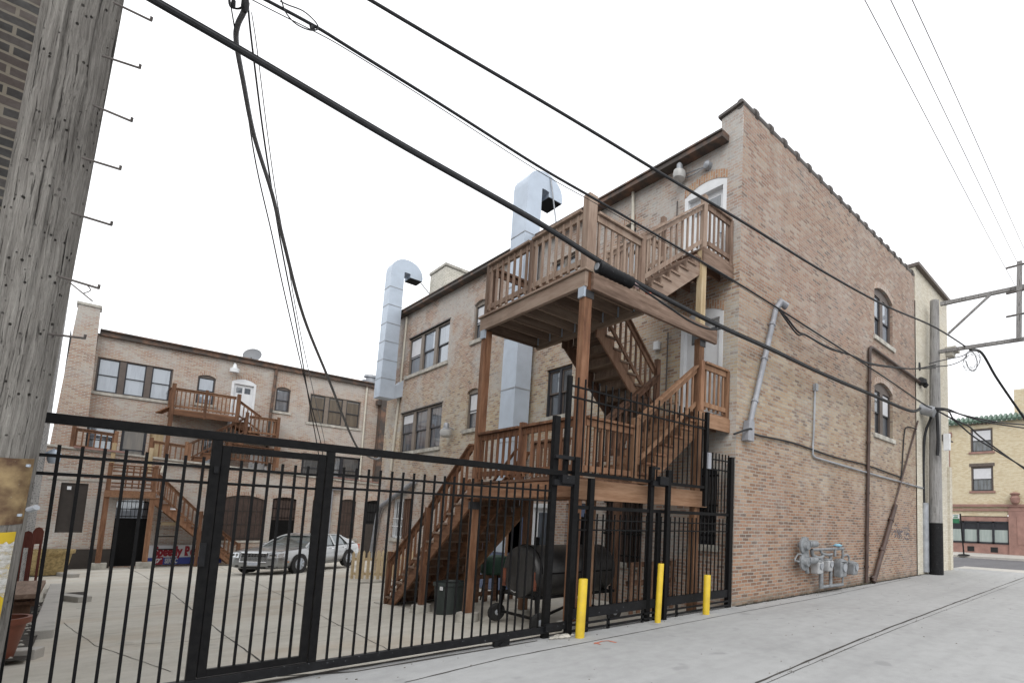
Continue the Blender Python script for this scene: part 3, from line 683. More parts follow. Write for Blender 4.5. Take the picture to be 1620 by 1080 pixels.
b = MB(); b.box(22.3, 22.6, YC-.3, YC-.03, 5.2, 5.45); b.box(22.6, 23.3, YC-.2, YC-.15, 5.25, 5.3); b.build_each('flood_light', M['coping'], cb)

# ================================================================== main porch: three decks and four flights against the yard facade
def railing(par, p, q, h=.95, mat='wood', sp=.135, bw=.036, bot=.1, ends=(0, 0), cap=True, name='railing', top2=True):
    p, q = Vector(p), Vector(q); up = V(0, 0, 1); d = q-p; L_ = math.hypot(d.x, d.y)
    mb = MB()
    if cap: mb.vbeam(p+up*(h-.02), q+up*(h-.02), .14, .04)
    if top2: mb.vbeam(p+up*(h-.1), q+up*(h-.1), .045, .1)
    mb.vbeam(p+up*(bot+.045), q+up*(bot+.045), .045, .09)
    n = max(1, int(L_/sp)); a = Vector((-d.y, d.x, 0)).normalized()*.02
    hd = Vector((d.x, d.y, 0)).normalized()
    for i in range(n):
        c = p+d*((i+.5)/n)+a*(1 if True else 0); w2 = bw/2
        zb, zt = c.z+bot-.05, c.z+h-.06
        x, y = hd*w2, Vector((-hd.y, hd.x, 0))*w2
        base = [c-x-y, c+x-y, c+x+y, c-x+y]
        mb.hexa([(k.x, k.y, zb) for k in base]+[(k.x, k.y, zt) for k in base])
    return mb.build(name, M[mat], par)
def post(par, x, y, z0, z1, mat='wood', s=.14, name='post'):
    return MB().box(x-s/2, x+s/2, y-s/2, y+s/2, z0, z1).build(name, M[mat], par, bevel=.006)
def flight(par, top, bot, side, n, mat='wood', tmat=None, open_riser=False, tw=.04, over=.03, n_str=2, mat_r=None):
    """top/bot: points on the near edge of the walking line, side: vector across the stair"""
    top, bot, side = Vector(top), Vector(bot), Vector(side); hd = Vector((bot.x-top.x, bot.y-top.y, 0)); run = hd.length/(n-1); hd.normalize()
    rise = (top.z-bot.z)/n; sd = side.normalized(); up = V(0, 0, 1)
    for k in range(n_str):       # stringers with cut steps
        o = sd*(0.0 if k == 0 else side.length-.045) if n_str == 2 else sd*((side.length-.045)*k/(n_str-1))
        mb = MB(); st_ = sd*.045; A = top+o-up*(rise+tw); lowz = bot.z; m_ = n-1
        E = A+hd*(run*m_)-up*(rise*m_); dn = up*.25
        # sloping board under the notches, with its foot cut level, then one tooth under each tread
        k_ = max(0.0, min(1.0, (E.z-.25-lowz)/-.25)) if E.z-.25 < lowz else 0.0
        foot = [E-dn] if E.z-.25 >= lowz else [V(E.x, E.y, lowz), E-dn-(hd*run-up*rise)*((lowz-(E.z-.25))/rise)]
        mb.prism([A+up*(rise-.05+tw-.0)-up*0, A, E]+foot+[A-dn], st_) if False else mb.prism([A, E]+foot+[A-dn], st_)
        for i in range(m_):
            a = A+hd*(run*i)-up*(rise*i); mb.prism([a, a+hd*run, a+hd*run-up*rise], st_)
        mb.prism([A, A+up*(rise-.06), A+up*(rise-.06)-hd*.05, A-hd*.05-dn, A-dn], st_)
        mb.build('stringer', M[mat], par)
    for i in range(n-1):
        a = top+hd*(run*i-over)-up*(rise*(i+1)+tw) - sd*over; b = a+hd*(run+over*1.0); s2 = side+sd*over*2
        MB().hexa([a, b, b+s2, a+s2, a+up*tw, b+up*tw, b+s2+up*tw, a+s2+up*tw]).build('tread', M[tmat or mat], par, bevel=.004)
    if not open_riser:
        rb = MB()
        for i in range(n):
            a = top+hd*(run*i+.0)-up*(rise*(i+1)); rb.hexa([a+sd*.05, a+hd*.02+sd*.05, a+hd*.02+side-sd*.05, a+side-sd*.05, a+sd*.05+up*(rise-tw), a+hd*.02+sd*.05+up*(rise-tw), a+hd*.02+side-sd*.05+up*(rise-tw), a+side-sd*.05+up*(rise-tw)])
        rb.build('risers', M[mat_r or mat], par)
def boards(par, x0, x1, y0, y1, z, axis, mat, wd=.14, name='deck_boards'):
    mb = MB()
    if axis == 'x':
        n = max(1, round((y1-y0)/wd))
        for i in range(n): mb.box(x0, x1, y0+(y1-y0)*i/n+.003, y0+(y1-y0)*(i+1)/n-.003, z-.038, z)
    else:
        n = max(1, round((x1-x0)/wd))
        for i in range(n): mb.box(x0+(x1-x0)*i/n+.003, x0+(x1-x0)*(i+1)/n-.003, y0, y1, z-.038, z)
    return mb.build(name, M[mat], par)
def hanger(par, pts):
    mb = MB()
    for (x, y, z) in pts: mb.box(x-.03, x+.005, y-.03, y+.03, z-.09, z+.09)
    return mb.build_each('joist_hanger', M['galv'], par)
X0, X1, XL = 4.65, 5.9, 7.45; Y0_, Y1_, YM = 6.35, 9.56, 7.48
LD, UD, L2, L3 = 2.22, 5.44, 3.72, 6.95
po = thing('porch_stairs', 'big three level wooden porch with stairs against the tan brick building', 'porch stairs', (6, 8, 0))
W1, W2 = 'wood', 'wood_grey'
# posts
post(po, X0+.08, Y1_-.07, yard_z(9.5)+.16, UD-.3); post(po, X0+.08, Y0_+.07, .12, UD+.0)
post(po, X0+.08, Y0_+.07, UD-.0, UD+1.22, W2, .16); post(po, X0+.07, Y1_-.07, UD-.02, UD+1.0, W2, .11); post(po, X0+.05, 7.95, UD-.02, UD+1.0, W2, .1)
post(po, XL, Y0_+.07, -.05, UD-.31, 'wood_tan'); post(po, XL, Y0_+.07, UD-.02, L3-.02, 'wood_pale', .14); post(po, XL, Y0_+.05, L3-.02, L3+1.12, W2, .11); post(po, XL+.0, Y0_-.0, L2+.0, L2+.98, W1, .1)
post(po, X1-.05, Y1_-.07, yard_z(9.5)+.1, LD-.05, 'wood_dark'); post(po, X1-.05, YM, yard_z(7.5)+.1, LD-.05, 'wood_tan'); post(po, XL, 8.6, yard_z(8.6), L2-.05, 'wood_dark')
post(po, X1-.06, Y0_+.05, LD-.2, LD+1.08, 'wood_tan', .1); post(po, X1-.06, Y0_+.05, UD-.05, UD+1.05, W2, .1)
post(po, X0+.06, 7.95, LD-.1, LD+.98, W1, .1); post(po, XL-.05, YM+.02, L2-.02, L2+1.2, 'wood_dark', .1); post(po, XL-.05, YM, L3, L3+1.05, W2, .1)
# pale concrete footings
for (x, y, z1, r) in ((X0+.08, Y1_-.07, .16, .2), (X0+.08, Y0_+.07, .13, .17), (X1-.05, Y1_-.07, .1, .16)):
    zg = yard_z(y); MB().lathe([(r*1.05, -.02), (r, .1), (r*.98, z1)], (x, y, zg), 16).build('footing', M['limestone'], po, True)
# lower deck
b = MB(); b.box(X0, X0+.05, Y0_, Y1_+.04, LD-.33, LD-.04); b.box(X0-.05, X0, Y0_, Y1_+.02, LD-.30, LD-.06); b.build('rim_beam', M[W1], po, bevel=.004)
b = MB(); b.box(X0+.05, XL+.22, Y0_-.05, Y0_, LD-.33, LD-.03); b.build('front_beam', M['wood_tan'], po, bevel=.004)
b = MB(); b.box(X0+.05, X1, Y1_-.05, Y1_, LD-.28, LD-.05); b.box(X1-.05, X1, Y0_, Y1_, LD-.28, LD-.05)
for k in range(7): y = Y0_+.3+k*.42; b.box(X0+.05, X1-.05, y-.02, y+.02, LD-.26, LD-.05)
b.build_each('joist', M['wood_dark'], po)
boards(po, X0-.04, X1, Y0_-.02, Y1_, LD, 'y', 'wood_dark')
railing(po, (X0+.05, Y0_+.15, LD), (X0+.05, 7.9, LD), 0.92, sp=.185); railing(po, (X0+.05, 8.0, LD), (X0+.05, Y1_-.15, LD), .92, sp=.185)
railing(po, (X0+.18, Y0_+.05, LD), (X1-.1, Y0_+.05, LD), .95); railing(po, (X1-.05, 8.2, LD), (X1-.05, Y1_-.1, LD), .92, 'wood_dark')
# flight from the yard to the lower deck
zf = -.47; yf = 13.25
flight(po, (X0, Y1_, LD), (X0, yf, zf), (X1-X0, 0, 0), 14, W1, 'wood_grey', mat_r='wood_dark', n_str=3)
railing(po, (X0+.03, Y1_+.1, LD-.12), (X0+.03, 11.27, LD-.12-(11.27-Y1_-.1)*.735), .86, W1, sp=.185); railing(po, (X0+.03, 11.37, LD-.13-(11.27-Y1_)*.735), (X0+.03, yf-.05, zf+.13), .86, W1, sp=.185)
railing(po, (X1-.05, Y1_+.1, LD-.12), (X1-.05, yf-.1, zf+.13), .86, W1)
post(po, X0+.0, 11.32, yard_z(11.3)+.14, 1.75, W1, .11); post(po, X0+.02, yf, yard_z(yf)+.0, .72, W1, .1); post(po, X1-.05, yf, yard_z(yf), .72, W1, .1)
MB().lathe([(.2, -.02), (.19, .1), (.18, .15)], (X0, 11.32, yard_z(11.3)), 16).build('footing', M['limestone'], po, True)
MB().tube([(X0+.9, Y1_, LD+.75), (X0+.9, 11.3, LD-.55)], .03, 8).build('handrail', M[W1], po, True)
b = MB(); b.box(X0-.12, X1+.1, yf-.02, yf+.36, zf-.05, zf+.02); b.build('step_pad', M['limestone'], po)
# flight from lower deck to second floor landing (alley side)
flight(po, (XL, Y0_+.06, L2), (X1, Y0_+.06, LD), (0, 1.06, 0), 8, 'wood_tan', 'wood')
railing(po, (X1, Y0_+.06, LD+.2), (XL-.08, Y0_+.06, L2-.02), .9, 'wood_tan'); railing(po, (X1, YM-.04, LD+.2), (XL-.08, YM-.04, L2-.02), .9, 'wood_dark')
# second floor landing
b = MB(); b.box(XL-.1, XC-.01, Y0_-.06, Y0_-.01, L2-.3, L2-.03); b.build('landing_beam', M['wood_tan'], po); 
b = MB(); b.box(XL-.06, XL-.01, Y0_, 8.6, L2-.28, L2-.04); b.box(XL, XC, 8.55, 8.6, L2-.28, L2-.04)
for k in range(5): y = Y0_+.3+k*.42; b.box(XL, XC-.02, y-.02, y+.02, L2-.26, L2-.04)
b.build_each('joist', M['wood_dark'], po); boards(po, XL-.06, XC-.02, Y0_-.04, 8.62, L2, 'y', 'wood_tan')
railing(po, (XL+.08, Y0_, L2), (XC-.1, Y0_, L2), .98, 'wood_tan', .125); post(po, XC-.07, Y0_, L2, L2+.97, 'wood_tan', .09)
railing(po, (XL+.0, 8.62, L2), (XC-.1, 8.62, L2), .95, 'wood_dark')
# flight from second floor landing back up to the upper deck (building side)
flight(po, (X1, YM+.07, UD), (XL-.05, YM+.07, L2), (0, 1.1, 0), 9, 'wood_dark', 'wood_under', mat_r='wood_under')
railing(po, (X1+.05, YM+.08, UD-.1), (XL-.1, YM+.08, L2+.12), .92, 'wood_dark'); railing(po, (X1+.05, YM+1.14, UD-.1), (XL-.1, YM+1.14, L2+.12), .92, 'wood_dark')
# upper deck
b = MB(); b.box(X0-.02, X0+.04, Y0_-.02, Y1_+.04, UD-.30, UD-.06); b.box(X0-.05, X0+.04, Y0_-.06, Y1_+.08, UD-.055, UD-.02); b.build('rim_beam', M[W2], po, bevel=.004)
b = MB(); b.box(X0+.1, XL+.36, Y0_-.08, Y0_-.01, UD-.33, UD-.06); b.build('front_beam', M[W2], po, bevel=.005)
b = MB(); b.box(X0+.04, X1, Y1_-.05, Y1_, UD-.3, UD-.05); b.box(X1-.06, X1, Y0_, Y1_, UD-.34, UD-.05); jh = []
for k in range(8):
    y = Y0_+.2+k*.42; b.box(X0+.04, X1-.06, y-.02, y+.02, UD-.26, UD-.05); jh.append((X1-.06, y, UD-.17))
b.build_each('joist', M['wood_under'], po); hanger(po, jh)
boards(po, X0-.03, X1, Y0_-.03, Y1_+.05, UD, 'y', 'wood_under')
railing(po, (X0+.04, Y0_+.18, UD), (X0+.04, 7.9, UD), 1.0, W2, sp=.185); railing(po, (X0+.04, 8.0, UD), (X0+.04, Y1_-.12, UD), 1.0, W2, sp=.185)
railing(po, (X0+.2, Y0_+.05, UD), (X1-.1, Y0_+.05, UD), 1.0, W2); railing(po, (X0+.1, Y1_-.06, UD), (X1-.05, Y1_-.06, UD), 1.0, 'wood_dark')
railing(po, (X1-.06, 8.7, UD), (X1-.06, Y1_-.1, UD), 1.0, 'wood_dark')
b = MB(); 
for (x, y, z) in ((X0-.005, Y0_+.07, UD-.36), (X0-.005, Y1_-.07, UD-.36)): b.box(x-.012, x+.03, y-.075, y+.075, z-.1, z+.1)
b.build_each('joist_hanger', M['galv'], po)
b = MB(); b.box(X0+.02, X0+.17, Y0_-.012, Y0_+.0, UD-.46, UD-.34); b.box(XL-.07, XL+.09, Y0_-.012, Y0_, UD-.46, UD-.33); b.box(X0-.012, X0+.16, Y1_-.15, Y1_+.01, LD-.5, LD-.36)
b.build_each('steel_bracket', M['steel_bracket'], po)
# flight from the upper deck to the third floor landing
flight(po, (XL, Y0_+.06, L3), (X1, Y0_+.06, UD), (0, 1.06, 0), 8, W2, W2)
railing(po, (X1, Y0_+.05, UD+.2), (XL-.08, Y0_+.05, L3-.02), .95, W2); railing(po, (X1, YM-.04, UD+.2), (XL-.08, YM-.04, L3-.02), .95, W2)
b = MB(); b.box(XL-.1, XC-.01, Y0_-.06, Y0_-.01, L3-.32, L3-.04); b.build('landing_beam', M['wood_grey'], po)
b = MB(); b.box(XL-.06, XL-.01, Y0_, 8.2, L3-.28, L3-.04); b.box(XL, XC, 8.15, 8.2, L3-.28, L3-.04)
for k in range(4): y = Y0_+.3+k*.42; b.box(XL, XC-.02, y-.02, y+.02, L3-.26, L3-.04)
b.build_each('joist', M['wood_dark'], po); boards(po, XL-.08, XC-.02, Y0_-.06, 8.22, L3, 'y', W2)
railing(po, (XL+.08, Y0_, L3), (XC-.1, Y0_, L3), .98, W2, .125); post(po, XC-.07, Y0_, L3, L3+.97, W2, .09); railing(po, (XL, 8.18, L3), (XC-.1, 8.18, L3), .98, W2)

# ================================================================== rear building across the yard
YR, YX = 37.0, 35.8
rb_ = thing('rear_brick_building', 'pale brick two storey building with terrace across the yard', 'building', (5, YR, -1.3))
P2 = face('y', YR, 1); P1 = face('y', YX, 1)
RR = lambda x, y: PY(x, y, YR); RX = lambda x, y: PY(x, y, YX)
up2 = [(-.28, 2.25, 6.85, 8.5, 0), (3.17, 3.86, 6.97, 8.5, .12), (4.5, 5.52, 6.0, 8.62, .2), (6.4, 7.06, 7.15, 8.56, .12), (8.0, 10.63, 6.78, 8.47, 0)]
lo2 = [(-.33, .62, 3.9, 5.32, 0), (.78, 1.62, 3.2, 5.32, 0), (1.72, 2.2, 3.9, 5.32, 0), (3.6, 4.4, 3.2, 5.2, 0), (5.55, 6.35, 3.1, 5.0, 0), (7.9, 10.9, 3.3, 4.95, 0)]
b = MB(); wall(b, P2, -.36, 14.5, 2.6, 9.55, up2+lo2, .14); b.build('wall', M['brick_court'], rb_)
zl = lambda x: 4.02-.058*(x+.8)
grd = [(-.8, -.02, .33, 2.5, 0), (.9, 1.97, -1.2, 1.86, .1), (4.5, 6.2, -.05, 2.3, .2), (6.55, 7.6, -.9, 2.3, .12), (8.35, 9.0, .2, 2.3, .1), (9.7, 10.5, .05, 2.35, .12), (10.95, 12.1, -1.3, 2.35, .14)]
b = MB(); wall(b, P1, -1.35, 14.5, -1.5, 3.1, grd, .14, zl(-1.35), zl(14.5)); b.quad(P1(-1.35, zl(-1.35), 0), P1(14.5, zl(14.5), 0), P1(14.5, zl(14.5), 1.3), P1(-1.35, zl(-1.35), 1.3)); b.build('ground_floor_wall', M['brick_court'], rb_)
b = MB(); b.vbeam(P1(-1.4, zl(-1.4)+.03, -.0), P1(14.5, zl(14.5)+.03, 0), .16, .09); b.build('ledge', M['limestone'], rb_)
b = MB(); b.vbeam(P1(-.6, zl(0)+.11, -.03), P1(1.0, zl(1)+.11, -.03), .2, .08); b.vbeam(P1(8.9, zl(8)+.09, -.03), P1(14.5, zl(14)+.12, -.03), .2, .06); b.build_each('tile_ledge', M['terracotta'], rb_)
b = MB(); b.quad((14.5, YX, -1.5), (14.5, 50, -1.5), (14.5, 50, 9.6), (14.5, YX, 9.6)); b.quad((-.7, YR, 9.6), (14.5, YR, 9.6), (14.5, 50, 9.6), (-.7, 50, 9.6)); b.quad((-1.2, YR, -1.5), (-1.2, 50, -1.5), (-1.2, 50, 9.6), (-1.2, YR, 9.6))
b.build('roof', M['roofing'], rb_)
b = MB(); b.box(-.32, 14.5, YR-.18, YR+.2, 9.5, 9.72); b.box(-.32, 14.5, YR-.28, YR+.15, 9.72, 9.78); b.build('gutter', M['gutter'], rb_)
b = MB(); b.hexa([(-1.5, YR-.35, -1.5), (-.2, YR-.35, -1.5), (-.2, YR+.4, -1.5), (-1.5, YR+.4, -1.5), (-1.07, YR-.35, 10.7), (-.4, YR-.35, 10.7), (-.4, YR+.4, 10.7), (-1.07, YR+.4, 10.7)]); b.build('corner_pier', M['brick_court'], rb_)
MB().box(-1.12, -.36, YR-.4, YR+.45, 10.7, 10.82).build('pier_cap', M['limestone'], rb_)
window(rb_, P2, up2[0], 3, frame='frame_brown', glass=('glass_light',)*3, mull=.2, fr=.05); window(rb_, P2, up2[1], 1, frame='frame_brown', glass=('glass_light',), fr=.04)
panel_door(rb_, P2, up2[2], 'white', True, .1); window(rb_, P2, up2[3], 1, frame='frame_brown', glass=('glass_mid',), blinds=(0,), fr=.04); window(rb_, P2, up2[4], 3, frame='frame_taupe', glass=('glass_brown',)*3, mull=.2, fr=.05)
for i in (1, 2, 3): arch_trim(rb_, P2, up2[i], M['soldier_light'], .2)
window(rb_, P2, lo2[0], 1, frame='sash_dark', glass=('glass_mid',), fr=.05, sill=False); window(rb_, P2, lo2[1], 1, frame='sash_dark', glass=('glass_brown',), fr=.05, sill=False)
board(P2, lo2[2], 'wood_pale', 'boarded_panel', .08, 0, rb_); window(rb_, P2, lo2[3], 1, frame='sash_dark', glass=('glass_dark',), sill=False)
panel_door(rb_, P2, lo2[4], 'white', False); window(rb_, P2, lo2[5], 3, frame='sash_dark', glass=('glass_dark', 'glass_mid', 'glass_dark'), mull=.1)
for i, (mt, rn) in enumerate((('shutter_dark', 2), ('black', 0), ('shutter_brown', 9), ('shutter_brown', 7), ('shutter_brown', 5), ('shutter_brown', 5), ('inside_dark', 0))):
    h = grd[i]
    if i in (1, 3, 6):      # a door under a barred transom
        zt = h[2]+2.2 if i != 3 else h[2]+1.95
        board(P1, (h[0], h[1], h[2], zt, 0), 'black' if i != 6 else 'shutter_dark', 'door', .08, 0, rb_)
        tb = MB(); ubox(tb, P1, h[0], h[1], zt, h[3], .1, .12); tr = tb.build('transom', M['glass_mid' if i == 1 else 'shutter_brown' if i == 3 else 'inside_dark'], rb_); bars(tr, P1, (h[0], h[1], zt, h[3], 0), M['black'], 8, .06, (.1, .5, .9))
        if i == 6: ubox(MB(), P1, 11.55, 12.08, -1.3, .8, .05, .09).build('door', M['door_grey'], rb_)
    else:
        s_ = board(P1, h, mt, 'shutter', .06, rn, rb_)
        if rn > 2: bars(s_, P1, h, M['shutter_dark'], rn, .03, (.05, .35, .65, .95), .02)
    if h[4]: arch_trim(rb_, P1, h, M['soldier_light'], .2)
ubox(MB(), P1, -.62, -.5, 2.2, 2.35, -.03, .05).build('notice', M['white'], rb_)
b = MB(); ubox(b, P1, -1.2, .9, 2.62, 2.7, -.03, .02); ubox(b, P1, 4.2, 6.5, -.16, -.05, -.05, .05); ubox(b, P1, 9.5, 10.7, -.1, .03, -.05, .05); b.build_each('lintel', M['limestone'], rb_)
b = MB(); b.tube([P2(6.3, 9.5, -.07), P2(6.25, 6.9, -.07), P2(6.3, 4, -.07)], .07, 8); b.build('downspout', M['gutter'], rb_, True)
b = MB(); b.tube([P2(10.86, 9.5, -.06), P2(10.9, 3.4, -.06)], .05, 8); b.tube(catmull([P1(2.2, 3.2, -.08), P1(2.3, 3.62, -.08), P1(2.6, 3.68, -.08), P1(4.3, 3.6, -.08)], 4), .05, 8); b.build_each('vent_pipe', M['cream_pipe'], rb_, True)
b = MB(); b.tube([P1(9.2, 2.9, -.08), P1(9.2, -.9, -.08)], .07, 8); b.box(8.9, 9.7, YX-.2, YX-.02, 2.85, 3.0); b.build('drain_pipe', M['pipe_grey'], rb_, True)
b = MB(); b.box(11.6, 12.3, YR-.6, YR, 3.3, 9.0); b.box(11.4, 11.62, YR-.5, YR-.1, 8.4, 8.7); b.build('exhaust_chase', M['gutter'], rb_)
b = MB(); b.box(10.9, 12.2, YR+.9, YR+2.0, 9.6, 10.15); b.lathe([(.3, 0), (.3, .35), (.42, .36), (.4, .5), (.05, .6)], (11.5, YR+1.5, 10.1), 14); b.box(12.6, 14.2, YR+.3, YR+2, 9.6, 10.6); b.build('roof_vent', M['galv_dull'], rb_)
b = MB(); b.lathe([(.05, .45), (.08, .36), (.1, .25), (.2, .2), (.2, .0), (.08, -.03)], RR(370, 583)+V(0, -.3, -.25), 12); b.tube([RR(370, 583)+V(0, -.35, .2), RR(370, 583)+V(0, 0, .3)], .03, 6); b.build('wall_lamp', M['white'], rb_, True)
for (px, py) in ((462, 590), (540, 605), (370, 575)):
    pass
dish = thing('satellite_dish', 'grey satellite dish on the roof edge of the rear building', 'satellite dish', RR(400, 572))
dc = RR(401, 560)+V(0, .3, 0); mb = MB(); rr_ = .3; mb.lathe([(.02, .08), (.3, .05), (.42, 0), (.43, -.02), (.3, .03), (.02, .06)], (0, 0, 0), 24, 'y'); rot = Matrix.Rotation(math.radians(-25), 3, 'X') @ Matrix.Rotation(math.radians(-28), 3, 'Z')
mb.v = [rot @ p*1.0 + dc for p in mb.v]; M['dish_grey'] = plain_mat('dish_grey', (.17, .18, .195), .5, vary=.05); mb.build('reflector', M['dish_grey'], dish, True)
MB().tube([dc+V(0, .05, -.1), dc+V(.02, .1, -.45), dc+V(.02, .1, -.75)], .03, 6).build('mast', M['coping'], dish, True); MB().tube([dc+V(0, 0, -.38), dc+V(-.1, -.4, -.22)], .02, 6).build('feed_arm', M['coping'], dish)
# wooden decks and stairs of the rear building
rp = thing('rear_porch_stairs', 'small reddish wooden stairs and balconies on the rear building', 'porch stairs', (4, YX, -1.2))
yq = 34.3
a0 = PY(165, 785, yq); a1 = PY(245, 789, yq); zD = PY(205, 770, yq).z; zB = PY(205, 787, yq).z
W3 = 'wood_rear'
b = MB(); b.box(a0.x, a1.x, yq-.05, yq, zB, zB+.28); b.box(a0.x, a0.x+.05, yq, YX, zB, zB+.28); b.box(a1.x-.05, a1.x, yq, YX, zB, zB+.28); b.build('rim_beam', M[W3], rp)
boards(rp, a0.x, a1.x, yq-.04, YX, zB+.31, 'x', 'wood'); zd = zB+.31
b = MB()
for k in range(6): z = zd+.12+k*.17; b.box(a0.x+.15, a1.x-.15, yq, yq+.03, z, z+.06)
for k in range(6): x = a0.x+.55+k*.2; b.box(x, x+.05, yq-.02, yq, zd+.1, zd+1.1)
b.box(a0.x, a1.x, yq-.04, yq+.06, zd+1.08, zd+1.14); b.build('lattice', M['wood'], rp)
for x in (a0.x+.07, a1.x-.07): post(rp, x, yq+.08, yard_z(yq)+.2, zB, 'wood', .17); post(rp, x, yq+.05, zd-.3, zd+1.2, W3, .14)
for x in (a0.x+.07, a1.x-.07, 4.0): MB().box(x-.26, x+.26, yq-.2, yq+.34, yard_z(yq)-.05, yard_z(yq)+.28).build('footing', M['limestone'], rp)
e0 = PY(375, 893, yq); n_ = 13
flight(rp, (a1.x, yq, zd), (e0.x, yq, yard_z(yq)+.02), (0, 1.1, 0), n_, 'wood', 'wood', n_str=2)
sl = (zd-yard_z(yq))/(e0.x-a1.x)
mid = (a1.x+e0.x)/2
railing(rp, (a1.x+.05, yq, zd-.1), (mid, yq, zd-.1-sl*(mid-a1.x)), .95, W3, .16, .045); railing(rp, (mid+.1, yq, zd-.1-sl*(mid+.1-a1.x)), (e0.x, yq, yard_z(yq)+.1), .95, W3, .16, .045)
post(rp, mid+.05, yq, yard_z(yq), zd-.1-sl*(mid-a1.x)+1.0, W3, .12); post(rp, e0.x, yq, yard_z(yq), yard_z(yq)+1.1, W3, .1)
railing(rp, (a1.x+.05, yq+1.1, zd-.1), (e0.x, yq+1.1, yard_z(yq)+.1), .95, 'wood', .16, .045)
# terrace rails
def tr(p0_, p1_, y=YX, h=.85):
    a, c = PY(*p0_, y), PY(*p1_, y); return a, c
for (pa, pb) in (((113, 709), (180, 718)), ((236, 727), (297, 735)), ((361, 729), (438, 738))):
    a, c = PY(*pa, YX+.1), PY(*pb, YX+.1); hh = .95
    railing(rp, (a.x, YX+.1, a.z), (c.x, YX+.1, c.z), hh, W3, .17, .05)
    for k in (a, c): post(rp, k.x, YX+.1, k.z-.05, k.z+hh+.12, W3, .13)
for (px, py) in ((178, 726), (237, 733)):    # pale posts either side of the landing
    k = PY(px, py, YX-.02); post(rp, k.x, YX-.02, k.z-.4, k.z+.75, 'wood_pale', .14)
# flight terrace -> mid platform -> upper balcony
ym = YX+.1
f0 = PY(292, 735, ym); f1 = PY(388, 686, ym)
flight(rp, (f1.x, ym, f1.z), (f0.x, ym, f0.z), (0, .95, 0), 8, W3, 'wood'); railing(rp, (f0.x, ym, f0.z+.1), (f1.x, ym, f1.z), .95, W3, .16, .045)
post(rp, f0.x, ym, f0.z, f0.z+1.15, W3, .13); post(rp, f1.x, ym, f1.z-.3, f1.z+1.15, W3, .13)
g1 = PY(440, 692, ym); b = MB(); b.box(f1.x, g1.x, ym-.05, ym, f1.z-.32, f1.z-.04); b.box(g1.x-.05, g1.x, ym, YR, f1.z-.32, f1.z-.04); b.build('rim_beam', M[W3], rp); boards(rp, f1.x, g1.x, ym-.04, YR, f1.z, 'x', 'wood')
railing(rp, (f1.x+.1, ym, f1.z), (g1.x-.1, ym, f1.z), 1.0, W3, .16, .045); railing(rp, (g1.x-.05, ym, f1.z), (g1.x-.05, YR-.05, f1.z), 1.0, W3, .16, .045); post(rp, g1.x-.05, ym, f1.z-1.9, f1.z+1.1, W3, .13)
h0 = PY(268, 655, ym); h1 = PY(374, 668, ym); zu = PY(320, 652, ym).z
b = MB(); b.box(h0.x, h1.x, ym-.05, ym, zu-.3, zu-.04); b.box(h0.x, h0.x+.05, ym, YR, zu-.3, zu-.04); b.build('rim_beam', M[W3], rp); boards(rp, h0.x, h1.x, ym-.04, YR, zu, 'x', 'wood')
hm = (h0.x+h1.x)/2
railing(rp, (h0.x+.1, ym, zu), (hm-.06, ym, zu), 1.05, W3, .15, .045); railing(rp, (hm+.06, ym, zu), (h1.x-.1, ym, zu), 1.05, W3, .15, .045); railing(rp, (h0.x, ym+.1, zu), (h0.x, YR-.05, zu), 1.05, W3, .16, .045)
post(rp, h0.x+.05, ym, zl(h0.x), zu+1.25, W3, .15); post(rp, hm, ym, zu-.35, zu+1.15, W3, .11); post(rp, h1.x, ym, zu-.3, zu+1.2, W3, .15)
flight(rp, (h1.x, ym+.1, zu), (f1.x+.6, ym+.1, f1.z), (0, .9, 0), 4, W3, 'wood'); railing(rp, (h1.x, ym+.1, zu), (f1.x+.6, ym+.1, f1.z+.1), .95, W3, .16, .045)
b = MB(); b.beam((h0.x-.35, YX+.6, zu-.25), (h0.x+.05, YX+.15, zu+.05), .3, .05); b.build('brace', M['wood'], rp)

# ================================================================== dark brick building at the left
lb = thing('dark_brick_building', 'tall dark brick building behind the weathered utility pole', 'building', (-6, 10, 0))
b = MB(); b.box(-14, -.41, 6.3, 7.2, -.3, 13.2); b.build('alley_wall', M['brick_dark'], lb)
b = MB(); b.quad((-.98, 6.3, -1.2), (-.98, 26.2, -1.2), (-.98, 26.2, 12.6), (-.98, 6.3, 13)); b.quad((-.98, 26.2, -1.2), (-14, 26.2, -1.2), (-14, 26.2, 12.6), (-.98, 26.2, 12.6)); b.build('yard_wall', M['brick_gray'], lb)
MB().quad((-14, 6.3, 13), (-.98, 6.3, 13), (-.98, 26.2, 12.6), (-14, 26.2, 12.6)).build('roof', M['roofing'], lb)
b = MB(); b.tube([(-.98, 9.4, 1.55), (-.72, 9.4, 1.5)], .11, 12); b.build('wall_vent', M['galv_dull'], lb, True)
b = MB(); p_ = PX(76, 732, -.9); b.lathe([(.1, 0), (.14, .1), (.15, .3), (.05, .42)], p_+V(.1, 0, 0), 12); b.tube([p_+V(-.08, 0, .3), p_+V(.1, 0, .45), p_+V(.1, 0, .4)], .03, 6); b.build('wall_lamp', M['galv'], lb, True)

